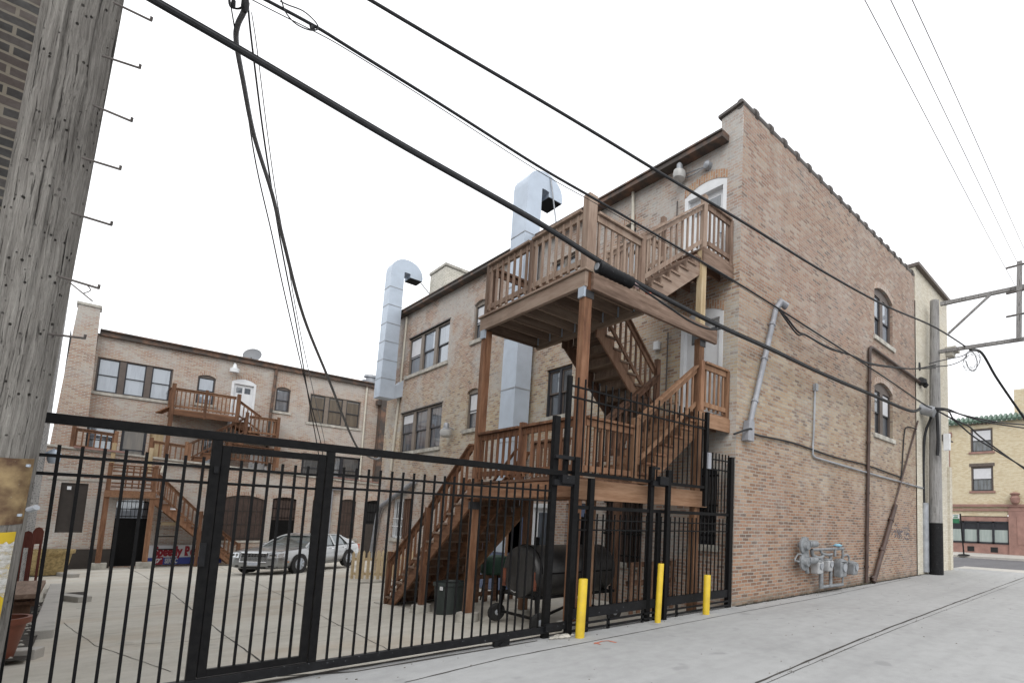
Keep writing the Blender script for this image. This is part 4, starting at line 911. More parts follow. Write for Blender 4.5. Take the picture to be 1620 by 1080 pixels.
# ================================================================== buff brick building across the far street
XF = 40.5
fb = thing('buff_brick_building', 'buff brick corner building with green tiled roof edge and pink shopfront', 'building', (XF, 4, 0))
PF = face('x', XF, 1); F = lambda a, c: PX(a, c, XF)
yl = 10.9
w1a, w1b = F(1535, 679), F(1571, 713); w2a, w2b = F(1536, 738), F(1572, 776); zs = F(1550, 800).z
hs = [(w1b.y, w1a.y, w1b.z, w1a.z, 0), (w2b.y, w2a.y, w2b.z, w2a.z, 0)]
hs += [(a-4.2, c-4.2, z0, z1, 0) for (a, c, z0, z1, r) in hs]
zg = F(1560, 667).z
b = MB(); wall(b, PF, -25, yl, zs-.6, zg, hs, .15); b.build('wall', M['brick_buff'], fb)
b = MB(); b.quad((XF, yl, -.1), (XF+20, yl, -.1), (XF+20, yl, zg), (XF, yl, zg)); b.quad((XF, -25, zg), (XF, yl, zg), (XF+20, yl, zg), (XF+20, -25, zg)); b.build('side_wall', M['brick_buff'], fb)
b = MB()
for k in range(60):
    y = yl-.3*k; b.tube([(XF-.35, y, zg-.02), (XF+.25, y, zg+.42)], .13, 7)
b.quad((XF-.33, yl-18, zg-.05), (XF-.33, yl, zg-.05), (XF+.2, yl, zg+.36), (XF+.2, yl-18, zg+.36)); b.build('tile_roof', M['green_tile'], fb)
b = MB()
for k in range(7): y = w1b.y-.1+k*(w1a.y-w1b.y+.3)/7; b.tube([(XF-.12, y, w1a.z+.32), (XF, y, w1a.z+.46)], .1, 6)
b.build('window_hood', M['frame_brown'], fb)
for i, h in enumerate(hs): window(fb, PF, h, 1, frame='frame_brown', glass=('glass_mid',), blinds=(.48,), sill=False, fr=.1); ubox(MB(), PF, h[0]-.12, h[1]+.12, h[2]-.14, h[2], -.08, .1).build('sill', M['terracotta'], fb)
ubox(MB(), PF, w2b.y-.1, w2a.y+.1, w2a.z+.0, w2a.z+.22, -.03, .1).build('lintel', M['frame_brown'], fb)
b = MB(); ubox(b, PF, -25, yl, zs-.05, zs+.12, -.2, .05); zb2 = F(1550, 805).z; ubox(b, PF, -25, yl, zb2-.12, zb2+.02, -.14, .05); ubox(b, PF, yl-.35, yl+.02, zs+.6, zg-.6, -.06, .05); ubox(b, PF, yl-.5, yl+.05, zg-.9, zg-.55, -.15, .05); ubox(b, PF, yl-.45, yl+.05, zs+.3, zs+.62, -.12, .05)
b.build('stone_band', M['terracotta'], fb)
ubox(MB(), PF, 7.0, yl, zs-.75, zs-.05, -.02, .05).build('brick_band', M['brick_buff'], fb)
sa, sb_ = F(1504, 823), F(1597, 861)
b = MB(); ubox(b, PF, sb_.y, yl, sa.z, zs-.7, -.02, .05); ubox(b, PF, sb_.y, yl, -.1, sb_.z, -.02, .05); ubox(b, PF, sb_.y-4.5, sb_.y, -.1, zs-.05, -.12, .05); ubox(b, PF, sb_.y-1.1, sb_.y-.5, .8, zs-.7, -.16, -.1); b.build('shop_surround', M['terracotta'], fb)
sf = MB(); nP = 4; zt_ = F(1550, 837).z
for k in range(nP+1):
    y = sb_.y+(sa.y+.1-sb_.y)*k/nP; ubox(sf, PF, y-.07, y+.07, sb_.z, sa.z, -.06, .04)
ubox(sf, PF, sb_.y, sa.y, sb_.z, sb_.z+.12, -.06, .04); ubox(sf, PF, sb_.y, sa.y, sa.z-.1, sa.z, -.06, .04); ubox(sf, PF, sb_.y, sa.y, zt_, sa.z-.1, .0, .04); shop = sf.build('shopfront', M['sash_dark'], fb)
for k in range(nP):
    y0 = sb_.y+(sa.y+.1-sb_.y)*k/nP+.07; y1 = sb_.y+(sa.y+.1-sb_.y)*(k+1)/nP-.07; ubox(MB(), PF, y0, y1, sb_.z+.12, zt_, .01, .03).build('pane', M['frosted'] if 'frosted' in M else M['glass_light'], shop)
b = MB()
for yy in (F(1536, 866).y, F(1573, 866).y): ubox(b, PF, yy-.22, yy+.22, .2, .55, -.03, .0)
b.build_each('basement_vent', M['inside_dark'], fb)
u_ = F(1607, 780); MB().lathe([(.12, -.0), (.25, .1), (.3, .4), (.2, .55), (.32, .7), (.1, .8)], (XF-.3, u_.y, zs+.12), 14).build('urn', M['terracotta'], fb, True)
cz = F(1605, 622); MB().box(XF+1, XF+4, cz.y-5, cz.y+.2, zg, cz.z+.5).build('stair_tower', M['brick_buff'], fb)

# ================================================================== black steel gate and fences along the alley
YG = 6.15
def sq(mb, x, y, z0, z1, s): return mb.box(x-s/2, x+s/2, y-s/2, y+s/2, z0, z1)
def pickets(par, x0, x1, sp, z0, z1, y=YG, s=.019, name='picket', jit=.0):
    n = int(round((x1-x0)/sp)); proto = None
    for k in range(n+1):
        x = x0+(x1-x0)*k/max(n, 1)
        if proto is None:
            proto = sq(MB(), x, y, z0, z1, s).build(name, M['black'], par); px0 = x
        else:
            c = proto.copy(); COL.objects.link(c); c.location.x = x-px0; c.parent = par
sg = thing('sliding_gate', 'long black steel sliding gate with a small door framed in it', 'gate', (2, YG, 0))
b = MB(); b.box(-.32, 4.36, YG-.035, YG+.035, 2.19, 2.265); b.build('top_rail', M['black'], sg, bevel=.004)
b = MB(); b.box(-.45, 4.40, YG-.035, YG+.035, .07, .155); b.build('bottom_rail', M['black_worn'], sg, bevel=.004)
for z in (1.95, 1.815):
    b = MB(); b.box(-.45, .67, YG-.012, YG+.012, z-.012, z+.012); b.box(1.58, 4.12, YG-.012, YG+.012, z-.012+.02, z+.012+.02); b.build_each('picket_rail', M['black'], sg)
for x in (.70, 1.545): sq(MB(), x, YG, .155, 2.19, .065).build('gate_post', M['black'], sg, bevel=.004)
pickets(sg, -.285, .625, .1137, .155, 2.035); pickets(sg, 1.67, 4.03, .1124, .155, 2.05)
b = MB(); b.box(3.42, 3.62, YG-.03, YG+.03, -.03, .07); b.lathe([(.05, -.025), (.05, .025)], (3.52, YG-.04, 0.0), 14, 'y'); b.build('roller', M['black_worn'], sg)
b = MB(); b.box(.735, .795, YG-.025, YG+.025, .165, 2.15); b.box(1.445, 1.505, YG-.025, YG+.025, .165, 2.15); b.box(.795, 1.445, YG-.025, YG+.025, 2.09, 2.15); b.box(.795, 1.445, YG-.025, YG+.025, .165, .225)
for z in (1.95, 1.815): b.box(.795, 1.445, YG-.012, YG+.012, z-.012, z+.012)
leaf = b.build('gate_leaf', M['black'], sg, bevel=.004)
pickets(leaf, .875, 1.37, .099, .225, 2.03)
b = MB(); b.box(.66, .70, YG-.05, YG-.03, 1.1, 1.3); b.box(.69, .72, YG-.06, YG-.03, 1.9, 1.96); b.build_each('latch', M['black_worn'], leaf)
fg = thing('gate_posts', 'pair of tall black steel posts guiding the sliding gate', 'gate posts', (4.3, YG, 0))
b = sq(MB(), 4.16, YG+.02, 0.0, 3.02, .085); b.build('guide_post', M['black'], fg, bevel=.004)
b = sq(MB(), 4.455, YG-.08, -.02, 2.47, .085); b.build('guide_post', M['black'], fg, bevel=.004)
b = MB(); b.box(4.1, 4.46, YG-.1, YG-.05, 2.42, 2.47); b.box(4.1, 4.46, YG-.1, YG-.05, 2.05, 2.13); b.box(4.2, 4.4, YG-.14, YG-.02, 2.08, 2.2); b.box(4.1, 4.5, YG-.09, YG-.04, .1, .2); b.build_each('guide_bracket', M['black_worn'], fg)
lf_ = thing('steel_fence', 'low black steel picket fence behind the yellow bollards', 'fence', (6.4, YG, 0))
b = MB(); b.box(4.5, 8.2, YG-.025, YG+.025, 1.74, 1.795); b.build('top_rail', M['black'], lf_)
b = MB(); b.box(4.5, 8.2, YG-.012, YG+.012, 1.58, 1.60); b.box(4.5, 8.2, YG-.012, YG+.012, 1.435, 1.457); b.build_each('picket_rail', M['black'], lf_)
b = MB(); b.box(4.5, 8.2, YG-.035, YG+.035, .2, .34); b.build('bottom_rail', M['black_worn'], lf_)
b = MB()
for z in (.05, .13): b.box(4.5, 8.15, YG-.06, YG-.03, z-.015, z+.015)
for x in (5.2, 5.9, 6.7, 7.5): b.box(x-.02, x+.02, YG-.06, YG-.03, .0, .2)
b.build('gate_track', M['black_worn'], lf_)
for x, z, s in ((4.8, 2.2, .08), (6.03, 2.5, .08), (6.22, 1.75, .07), (8.2, 2.9, .1)): sq(MB(), x, YG, 0, z, s).build('fence_post', M['black'], lf_, bevel=.004)
sq(MB(), 6.33, YG-.1, 0, 2.46, .075).build('fence_post', M['black'], lf_, bevel=.004)
b = MB(); b.box(5.98, 6.38, YG-.1, YG-.04, 2.18, 2.26); b.box(6.1, 6.3, YG-.14, YG-.03, 2.2, 2.34); b.box(6.0, 6.2, YG-.03, YG, 2.46, 2.5); b.build_each('guide_bracket', M['black_worn'], lf_)
pickets(lf_, 4.6, 8.1, .1129, .34, 1.685)
uf = thing('spiked_fence', 'spiked black steel panel fixed high in front of the wooden porch', 'fence', (5.9, YG, 2.2))
b = MB(); b.box(4.36, 7.4, YG-.022, YG+.022, 2.225, 2.275); b.build('bottom_rail', M['black'], uf)
b = MB(); b.box(4.36, 7.4, YG-.013, YG+.013, 3.325, 3.35); b.box(4.36, 7.4, YG-.013, YG+.013, 3.485, 3.51); b.build_each('picket_rail', M['black'], uf)
sq(MB(), 4.33, YG, 2.2, 3.63, .06).build('panel_post', M['black'], uf); sq(MB(), 7.42, YG, 1.9, 3.66, .07).build('panel_post', M['black'], uf)
pickets(uf, 4.48, 7.3, .1285, 2.275, 3.64)
sfp = thing('narrow_fence', 'narrow black steel picket panel against the corner of the brick wall', 'fence', (7.9, YG, 1.8))
b = MB(); b.box(7.46, 8.25, YG-.012, YG+.012, 2.79, 2.815); b.box(7.46, 8.25, YG-.012, YG+.012, 2.6, 2.625); b.build_each('picket_rail', M['black'], sfp); pickets(sfp, 7.52, 8.12, .1, 1.8, 2.93)
b = MB(); b.box(7.41, 7.5, YG-.07, YG-.01, 2.6, 2.9); b.build('lock_box', M['pipe_grey'], sfp)

# yellow bollards
for (bx, by, top, lab, lean) in ((4.52, 5.88, PY(922, 915, 5.88).z, 'yellow steel bollard at the gate posts, thickest in the photo', .012), (6.09, 5.95, PY(1044, 891, 5.95).z, 'slim yellow bollard in front of a tall black post, tallest of the three', .03), (7.28, 5.93, PY(1119, 909, 5.93).z, 'scuffed yellow bollard nearest the brick wall corner', .01)):
    r = .062 if bx != 6.09 else .05
    mb = MB(); mb.tube([(bx, by, -.02), (bx+lean, by, top-.01), (bx+lean, by, top)], [r, r, r*.9], 18)
    tag(mb.build('bollard', M['yellow'], smooth=True), lab, 'bollard', 'yellow bollards along the fence')
mb = MB(); 
for k in range(26):
    a = random.uniform(870, 905); p = PZ(a, 1010-(a-870)*.12+random.uniform(-2, 2)); s = random.uniform(.02, .06); mb.lathe([(s*.6, 0), (s, s*.4), (s*.4, s*.8)], p, 6)
tag(mb.build('rubble', M['limestone']), kind='stuff')
sp_ = MB(); 
for pts in ([(940, 1018), (952, 1014), (962, 1013), (975, 1016)], [(941, 1016), (950, 1019)]):
    s2 = strip([PZ(*p) for p in pts], .03); sp_.add(s2.v, s2.f)
M['orange'] = plain_mat('orange', (.55, .16, .09), .8); tag(sp_.build('paint_mark', M['orange']), kind='structure')

# ================================================================== utility poles
def pole_mat(name, cols, holes=True):
    m, t, bb = new_mat(name); L = t.links; p = t.nodes.new('ShaderNodeTexCoord').outputs['Object']
    wv = t.nodes.new('ShaderNodeVectorMath'); wv.operation = 'ADD'; L.new(p, wv.inputs[0])
    wn = t.nodes.new('ShaderNodeTexNoise'); wn.inputs['Scale'].default_value = 2.5; L.new(p, wn.inputs['Vector'])
    ws = t.nodes.new('ShaderNodeVectorMath'); ws.operation = 'SCALE'; ws.inputs['Scale'].default_value = .03; L.new(wn.outputs['Color'], ws.inputs[0]); L.new(ws.outputs[0], wv.inputs[1]); q = wv.outputs[0]
    n1 = noise(t, scaled(t, q, (24, 24, .7)), 1.6, 6, .7); n2 = noise(t, scaled(t, q, (90, 90, 2.5)), 1.5, 4, .7); n0 = noise(t, p, 1.6, 5)
    f = math_n(t, 'ADD', math_n(t, 'ADD', math_n(t, 'MULTIPLY', n1, .45), math_n(t, 'MULTIPLY', n2, .3)), math_n(t, 'MULTIPLY', n0, .25))
    c = ramp(t, f, [(.38, cols[0]), (.48, cols[1]), (.6, cols[2])])
    ck = noise(t, scaled(t, q, (17, 17, .4)), 1.5, 6, .75); ckf = ramp(t, ck, [(.34, (1, 1, 1)), (.395, (0, 0, 0))])
    ck2 = noise(t, scaled(t, q, (48, 48, 1.1)), 1.5, 4, .7); ckf = math_n(t, 'MAXIMUM', ckf, math_n(t, 'MULTIPLY', ramp(t, ck2, [(.31, (1, 1, 1)), (.37, (0, 0, 0))]), .75))
    vo = t.nodes.new('ShaderNodeTexVoronoi'); vo.inputs['Scale'].default_value = 26; L.new(scaled(t, p, (1, 1, .7)), vo.inputs['Vector'])
    sp = math_n(t, 'MULTIPLY', ramp(t, vo.outputs['Distance'], [(.12, (1, 1, 1)), (.2, (0, 0, 0))]), ramp(t, noise(t, p, 5., 3), [(.48, (0, 0, 0)), (.56, (1, 1, 1))]))
    dk = math_n(t, 'MAXIMUM', ckf, sp) if holes else ckf
    L.new(mixc(t, math_n(t, 'MULTIPLY', dk, .93), c, (.016, .014, .012)), bb.inputs['Base Color']); bb.inputs['Roughness'].default_value = .92; bb.inputs['Specular IOR Level'].default_value = .2
    bump(t, bb, math_n(t, 'SUBTRACT', math_n(t, 'ADD', n2, n1), math_n(t, 'MULTIPLY', dk, 2.2)), 1.0, .02)
    return m
M['pole_grey'] = pole_mat('pole_grey', [(.105, .097, .088), (.24, .226, .208), (.375, .358, .33)])
M['pole_far'] = pole_mat('pole_far', [(.2, .195, .19), (.29, .285, .28), (.37, .365, .36)], False)
M['rust'] = plain_mat('rust', (.34, .25, .13), .6, metal=.3, vary=.5, scale=7, col2=(.11, .06, .035), bumpy=.2, specks=(.42, .43, .33))
pa, pb = PD(134, 0, 3.5), PD(-3, 720, 3.5); ax_ = (pa-pb).normalized(); base = pb+ax_*((0-pb.z)/ax_.z)
wp = thing('utility_pole', 'weathered grey wooden utility pole with step bolts, close at the left edge', 'utility pole', base)
wp.rotation_mode = 'QUATERNION'; wp.rotation_quaternion = ax_.to_track_quat('Z', 'Y')
mb = MB(); nz_, nr = 70, 72
from mathutils import noise as mnoise
for i in range(nz_+1):
    z = -.1+10.1*i/nz_
    for j in range(nr):
        a = 2*math.pi*j/nr; r = .176-.0025*z
        r += .006*mnoise.noise(Vector((math.cos(a)*4, math.sin(a)*4, z*.35))) + .004*mnoise.noise(Vector((math.cos(a)*16, math.sin(a)*16, z*.9)))
        cr = mnoise.noise(Vector((math.cos(a)*6+5, math.sin(a)*6, z*.16)))
        if cr < -.38: r -= min(.016, (-.38-cr)*.12)
        mb.v.append(V(r*math.cos(a), r*math.sin(a), z))
for i in range(nz_):
    for j in range(nr): j2 = (j+1) % nr; mb.f.append((i*nr+j, i*nr+j2, (i+1)*nr+j2, (i+1)*nr+j))
mb.f.append(tuple(nz_*nr+j for j in range(nr))); mb.build('pole', M['pole_grey'], wp, True, local=True)
Rinv = wp.rotation_quaternion.to_matrix().inverted()
stepA = [(195, 10, 239, 33), (177, 94, 221, 108), (162, 172, 208, 192), (145, 255, 190, 268), (128, 342, 176, 356), (107, 442, 156, 456), (92, 533, 134, 535)]
for (x0_, y0_, x1_, y1_) in stepA:
    p0_, p1_ = Rinv @ (PD(x0_-14, y0_-5, 3.46)-base), Rinv @ (PD(x1_, y1_, 3.42)-base); u_ = V(0, 0, 1)
    MB().tube([p0_, p1_, p1_+u_*.025], .0075, 8).build('step_bolt', M['coping'], wp, local=True)
q0, q1 = Rinv @ (PD(108, 445, 3.44)-base), Rinv @ (PD(146, 476, 3.42)-base); MB().tube([q0, q1], .004, 6).tube(catmull([Rinv @ (PD(x, y, 3.42)-base) for x, y in ((112, 444), (135, 450), (143, 459), (132, 464))], 4), .003, 5).build('bent_strap', M['coping'], wp, local=True)
def curved_plate(zlo, zhi, r, a0, a1, name, mat, n=14, jag=0.0):
    mb = MB(); o = 0
    for rr in (r, r+.004):
        for z in (zlo, zhi):
            for k in range(n+1):
                a = a0+(a1-a0)*k/n; zz = z+(random.uniform(-jag, jag) if jag else 0); mb.v.append(V(rr*math.cos(a), rr*math.sin(a), zz))
    n1 = n+1
    for k in range(n):
        mb.f += [(k, k+1, n1+k+1, n1+k), (2*n1+k, 2*n1+k+1, 3*n1+k+1, 3*n1+k), (k, k+1, 2*n1+k+1, 2*n1+k), (n1+k, n1+k+1, 3*n1+k+1, 3*n1+k)]
    mb.f += [(0, n1, 3*n1, 2*n1), (n, n1+n, 3*n1+n, 2*n1+n)]
    return mb.build(name, mat, wp, True, local=True)
tocam = Rinv @ (CAMP-base); ac = math.atan2(tocam.y, tocam.x)
def zloc(px, py): return (Rinv @ (PD(px, py, 3.4)-base)).z
curved_plate(zloc(20, 838), zloc(20, 727), .176, ac-.6, ac+1.0, 'rusty_plate', M['rust'])
for (dx, zz) in ((.78, zloc(40, 742)), (.8, zloc(40, 826))):
    MB().lathe([(.012, -.008), (.012, .008)], (.182*math.cos(ac+dx), .182*math.sin(ac+dx), zz), 10).build('bolt', M['galv'], wp, local=True)
b = MB(); b.tube([Rinv @ (PD(46, 806, 3.3)-base), Rinv @ (PD(58, 802, 3.3)-base)], .018, 10); b.build('pipe_stub', M['galv_dull'], wp, local=True)
curved_plate(-.05, zloc(20, 850), .186, ac-1.2, ac+.76, 'pole_guard', M['yellow'])
m_, t_, b_ = new_mat('plastic_film'); b_.inputs['Base Color'].default_value = (.62, .62, .6, 1); b_.inputs['Roughness'].default_value = .25
tr_ = t_.nodes.new('ShaderNodeBsdfTransparent'); ms_ = t_.nodes.new('ShaderNodeMixShader'); p_ = t_.nodes.new('ShaderNodeTexCoord').outputs['Object']
t_.links.new(ramp(t_, noise(t_, scaled(t_, p_, (8, 8, 20)), 2, 5, .7), [(.4, (.25, .25, .25)), (.62, (.85, .85, .85))]), ms_.inputs[0]); t_.links.new(tr_.outputs[0], ms_.inputs[1]); t_.links.new(b_.outputs[0], ms_.inputs[2]); t_.links.new(ms_.outputs[0], t_.nodes['Material Output'].inputs[0])
curved_plate(zloc(20, 960), zloc(10, 868), .194, ac-1.2, ac+.72, 'plastic_wrap', m_, 20, .02)

fp = thing('far_utility_pole', 'grey utility pole with long side arms at the end of the alley wall', 'utility pole', (20.19, 5.78, 0))
fx, fy = 20.19, 5.78
MB().tube([(fx, fy, -.05), (fx+.08, fy, 5.2), (fx+.2, fy, 10.3)], [.24, .205, .16], 24).build('pole', M['pole_far'], fp, True)
MB().tube([(fx-.0, fy, -.03), (fx+.02, fy, 1.85)], [.25, .238], 24).build('tar_wrap', M['black_worn'], fp, True)
xa = fx+.1
A0, A1 = PX(1488, 481, xa), PX(1660, 445, xa); B0, B1 = PX(1487, 556, xa), PX(1660, 530, xa)
MB().beam(A0, A1, .12, .13).build('cross_arm', M['pole_far'], fp); MB().beam(B0, B1, .12, .12).build('cross_arm', M['pole_far'], fp)
MB().beam(PX(1500, 528, xa-.1), PX(1567, 466, xa-.1), .06, .08).build('brace', M['pole_far'], fp)
MB().beam(PX(1613, 414, xa-.25), PX(1612, 536, xa-.25), .15, .15, (0, 1, 0)).build('arm_upright', M['pole_far'], fp)
b = MB()
for y in (419, 460, 497): p = PX(1613, y, xa-.3); b.tube([p+V(0, .4, 0), p-V(0, .4, 0)], .035, 6)
b.build_each('bolt', M['coping'], fp)
b = MB(); b.tube([PX(1464, 904, fx-.25), PX(1463, 795, fx-.25)], .14, 10); b.build('riser_guard', M['galv_dull'], fp, True)
b = MB(); b.tube(catmull([PX(1462, 800, fx-.3), PX(1461, 740, fx-.32), PX(1463, 690, fx-.32), PX(1471, 665, fx-.3), PX(1478, 648, fx-.3)], 5), .05, 8); b.tube(catmull([PX(1482, 650, fx-.3), PX(1484, 690, fx-.3), PX(1483, 720, fx-.3)], 5), .06, 8); b.build('riser_cable', M['cable'], fp, True)
ubox(MB(), lambda u, z, d: V(fx-.3+d, u, z), 5.18, 5.38, 4.45, 5.05, -.05, .12).build('terminal_box', M['white'], fp)
b = MB(); c0, c1 = PX(1454, 646, fx-.5), PX(1479, 652, fx-.5); b.tube([c0, c0+(c1-c0)*.05, c1], [.16, .19, .19], 16); b.build('splice_can', M['galv_dull'], fp, True)
b = MB(); b.lathe([(.05, -.1), (.16, 0), (.14, .25), (.05, .3)], PX(1450, 585, fx-.6), 8); b.lathe([(.05, -.1), (.22, -.05), (.2, .1), (.05, .2)], PX(1457, 605, fx-.6), 8); b.lathe([(.04, -.1), (.12, 0), (.05, .1)], PX(1464, 609, fx-.5), 8); b.build_each('insulator', M['cable'], fp, True)
gd = MB()
for k in range(60):
    a = random.uniform(0, 6.28); r = random.uniform(.3, .75); p = V(fx-.15+r*math.cos(a)*1.5, fy+.1+r*math.sin(a)*.4, 0); h = random.uniform(.04, .14)
    gd.add([p, p+V(.03, .01, 0), p+V(random.uniform(-.05, .05), random.uniform(-.05, .05), h)], [(0, 1, 2)])
M['weeds'] = plain_mat('weeds', (.07, .075, .03), .9, col2=(.05, .035, .02)); tag(gd.build('weeds', M['weeds']), kind='stuff')
wd = MB()
for k in range(420):
    x = random.uniform(8.5, 19.6); p = V(x, YC-random.uniform(.0, .1), 0); h = random.uniform(.01, .05)*(2 if (14 < x < 15.5) else 1)
    wd.add([p, p+V(.03, 0, 0), p+V(random.uniform(-.04, .04), -.02, h)], [(0, 1, 2)])
tag(wd.build('wall_foot_weeds', M['weeds']), kind='stuff')

# ================================================================== overhead cables
def cable(name, px, y0, y1, r, lab, mat='cable', k=6, plane='y', extra=None, grp=None, pts3=None, n=8):
    pts = []; tot = 0; d = [0]
    for a, c in zip(px, px[1:]): tot += math.hypot(c[0]-a[0], c[1]-a[1]); d.append(tot)
    P3 = []
    for (a, c), s in zip(px, d):
        yy = y0+(y1-y0)*s/tot; P3.append(PY(a, c, yy) if plane == 'y' else PX(a, c, yy) if plane == 'x' else PD(a, c, 1/((1/y0)+(1/y1-1/y0)*s/tot)))
    cu = catmull(P3, k)
    if isinstance(r, tuple): rr = [r[0]+(r[1]-r[0])*i/(len(cu)-1) for i in range(len(cu))]
    else: rr = r
    mb = MB(); mb.tube(cu, rr, n)
    if extra: extra(mb, cu)
    return tag(mb.build(name, M[mat], smooth=True), lab, 'cable', grp)
def wrap(mb, cu, rad=.035, off=(0, 0, .05), lash=True):
    mb.tube([p+Vector(off) for p in cu], rad*.35, 5)
C1px = [(180, -35), (240, 0), (400, 92), (640, 233), (850, 352), (945, 412), (1000, 444), (1130, 512), (1220, 553), (1300, 591), (1380, 625), (1440, 650), (1456, 646)]
cable('cable', C1px, 5.85, 5.75, (.026, .043), 'thickest black cable crossing the photo just above the gate to the far pole', 'cable', extra=lambda mb, cu: mb.tube([p+V(0, 0, .034+.022*i/len(cu)) for i, p in enumerate(cu)], .008, 6))
C2px = [(380, -20), (420, 0), (500, 43), (560, 80), (700, 167), (850, 262), (950, 320), (1090, 402), (1190, 462), (1300, 532), (1400, 597), (1460, 638), (1474, 645)]
cable('cable', C2px, 5.75, 5.65, (.014, .022), 'thin black cable passing just below the top of the tall duct', 'cable', extra=lambda mb, cu: mb.tube([p+V(0, 0, -.035-.03*(.5+.5*math.sin(i*.25))) for i, p in enumerate(cu)], .005, 5))
C3px = [(560, -15), (585, 0), (720, 80), (860, 162), (960, 222), (1060, 283), (1180, 354), (1300, 428), (1400, 483), (1480, 518), (1535, 553)]
cable('cable', C3px, 5.3, 4.7, (.016, .026), 'topmost twisted black cable sagging past the roof corner', 'cable')
cable('cable', [(1535, 553), (1553, 558), (1575, 595), (1600, 632), (1625, 668), (1660, 720)], 4.7, 3.2, .05, 'black cable dropping steeply right of the side arm', 'cable')
# service drops from the mid span splice down to the rear buildings
cp = [(385, -20), (387, 14), (376, 40), (374, 68), (385, 130), (402, 215), (430, 305), (447, 375), (480, 500), (520, 600), (556, 690), (572, 714), (595, 726), (606, 716)]
zz0, zz1 = 8.2, 24.
cable('service_drop', cp, zz0, zz1, (.036, .04), 'thick grey service cable sagging down left of the near duct', 'cable_grey', plane='d')
cable('service_drop', [(392, -10), (394, 28), (401, 90), (415, 200), (430, 300), (447, 400), (470, 520), (490, 640), (500, 694), (505, 725)], 8.2, 30.5, (.012, .022), 'right thin black drop wire ending on the rear brick wall', 'cable', plane='d')
cable('service_drop', [(362, -10), (372, 50), (385, 130), (405, 260), (430, 370), (447, 450), (470, 550), (487, 620), (507, 698), (511, 725)], 8.2, 30.5, (.008, .022), 'left thin black drop wire beside the thick grey service cable', 'cable', plane='d')
cable('service_drop', [(398, 20), (407, 80), (423, 210), (437, 310), (452, 395), (478, 540), (512, 690), (518, 725)], 8.2, 30.5, (.006, .014), 'finest drop wire, nearly hidden right of the other drop wires', 'cable_grey', plane='d')
b = MB(); p = PD(388, 8, 8.2)
b.lathe([(.03, -.12), (.05, -.05), (.05, .06), (.02, .15)], p, 10); b.lathe([(.015, -.06), (.03, -.02), (.025, .08)], PD(369, 8, 8.2), 8); b.tube(catmull([PD(a, c, 8.2) for a, c in ((363, -8), (364, 10), (378, 14), (388, 6), (392, -3), (410, -2), (425, -1))], 5), .014, 6)
tag(b.build('cable_clamp', M['cable'], smooth=True), 'black clamp at the photo top joining the drop wires', 'cable clamp')
b = MB(); b.tube(catmull([PY(a, c, 5.72) for a, c in ((445, 0), (452, 20), (468, 38), (490, 48), (503, 46), (499, 35), (480, 18), (455, 8), (443, 2))], 5), .006, 5); b.lathe([(.015, -.03), (.024, 0), (.015, .03)], PY(494, 43, 5.75), 8)
tag(b.build('cable_loop', M['cable'], smooth=True), 'small loop of thin wire tied to the upper thin cable', 'cable loop')
# splice case hanging on the thick cable
s0, s1 = PY(946, 422, 5.8), PY(998, 447, 5.8); sc_ = thing('splice_case', 'ribbed black splice case hung under the thick cable beside the upper deck', 'splice case', (s0+s1)/2)
d = (s1-s0); n_ = 14; prof = []
for i in range(n_+1): prof += [s0+d*(i/n_)]
MB().tube([s0-d*.03]+prof+[s1+d*.04], [.05]+[.088 if i % 2 else .096 for i in range(n_+1)]+[.03], 14).build('case_body', M['black_worn'], sc_, True)
MB().tube([s0-d*.035, s0-d*.0], [.05, .07], 12).build('end_cap', M['galv_dull'], sc_, True)
M['tape_red'] = plain_mat('tape_red', (.55, .14, .08), .6); M['tape_pink'] = plain_mat('tape_pink', (.6, .42, .42), .7)
MB().tube([PY(1003, 449, 5.78), PY(1010, 455, 5.78)], .03, 8).build('tag_tape', M['tape_pink'], sc_); MB().tube([PY(1022, 463, 5.78), PY(1029, 465, 5.78)], .022, 8).build('tag_tape', M['tape_red'], sc_)
b = MB(); b.tube(catmull([PY(a, c, 5.76) for a, c in ((1000, 447), (1020, 460), (1060, 487), (1090, 507), (1120, 520), (1140, 520))], 5), .018, 6); b.build('tail_wire', M['cable'], sc_, True)
# triplex from the weatherhead to the far pole
for i, (dy, r, lab) in enumerate(((0, .022, 'upper black service wire from the wall conduit to the far pole'), (5, .02, 'lower black service wire looping from the wall conduit head'))):
    cable('service_wire', [(1232, 489), (1245, 503+dy), (1262, 524+dy), (1275, 530), (1310, 549+dy*.3), (1350, 563), (1375, 574+dy*.3), (1420, 581+dy*.2), (1450, 583), (1480, 577+dy)], 6.0, 5.6, r, lab)
for i, (px, lab) in enumerate((([(1480, 645), (1500, 647), (1520, 655), (1560, 664), (1590, 669), (1630, 672)], 'uppermost of the wires fanning out right of the far pole'), ([(1480, 646), (1510, 652), (1540, 662), (1575, 670), (1630, 678)], 'second wire fanning out right of the far pole'), ([(1482, 648), (1500, 650), (1508, 662), (1520, 668), (1534, 675), (1550, 690), (1580, 712), (1630, 748)], 'kinked wire running down across the buff facade'), ([(1482, 649), (1510, 665), (1540, 690), (1575, 712), (1630, 745)], 'straight wire running down across the buff facade windows'), ([(1470, 575), (1490, 570), (1522, 563), (1535, 556)], 'short jumper wire up to the side arm'), ([(1470, 580), (1500, 578), (1520, 571), (1530, 563)], 'lower jumper wire looping to the side arm'))):
    cable('overhead_wire', px, 5.4, 4.9 if i > 3 else 3.5, .028 if i < 4 else .018, lab)
b = MB()
for k in range(9):
    c = V(*PY(1537, 567, 4.9)); rr = random.uniform(.24, .44); ph = random.uniform(0, 3); pts = [c+V(rr*math.cos(t)*math.cos(ph)*1.2, rr*math.cos(t)*math.sin(ph), rr*math.sin(t)*1.0-.1) for t in [j*.55 for j in range(12)]]
    b.tube(catmull(pts, 2), .008, 4)
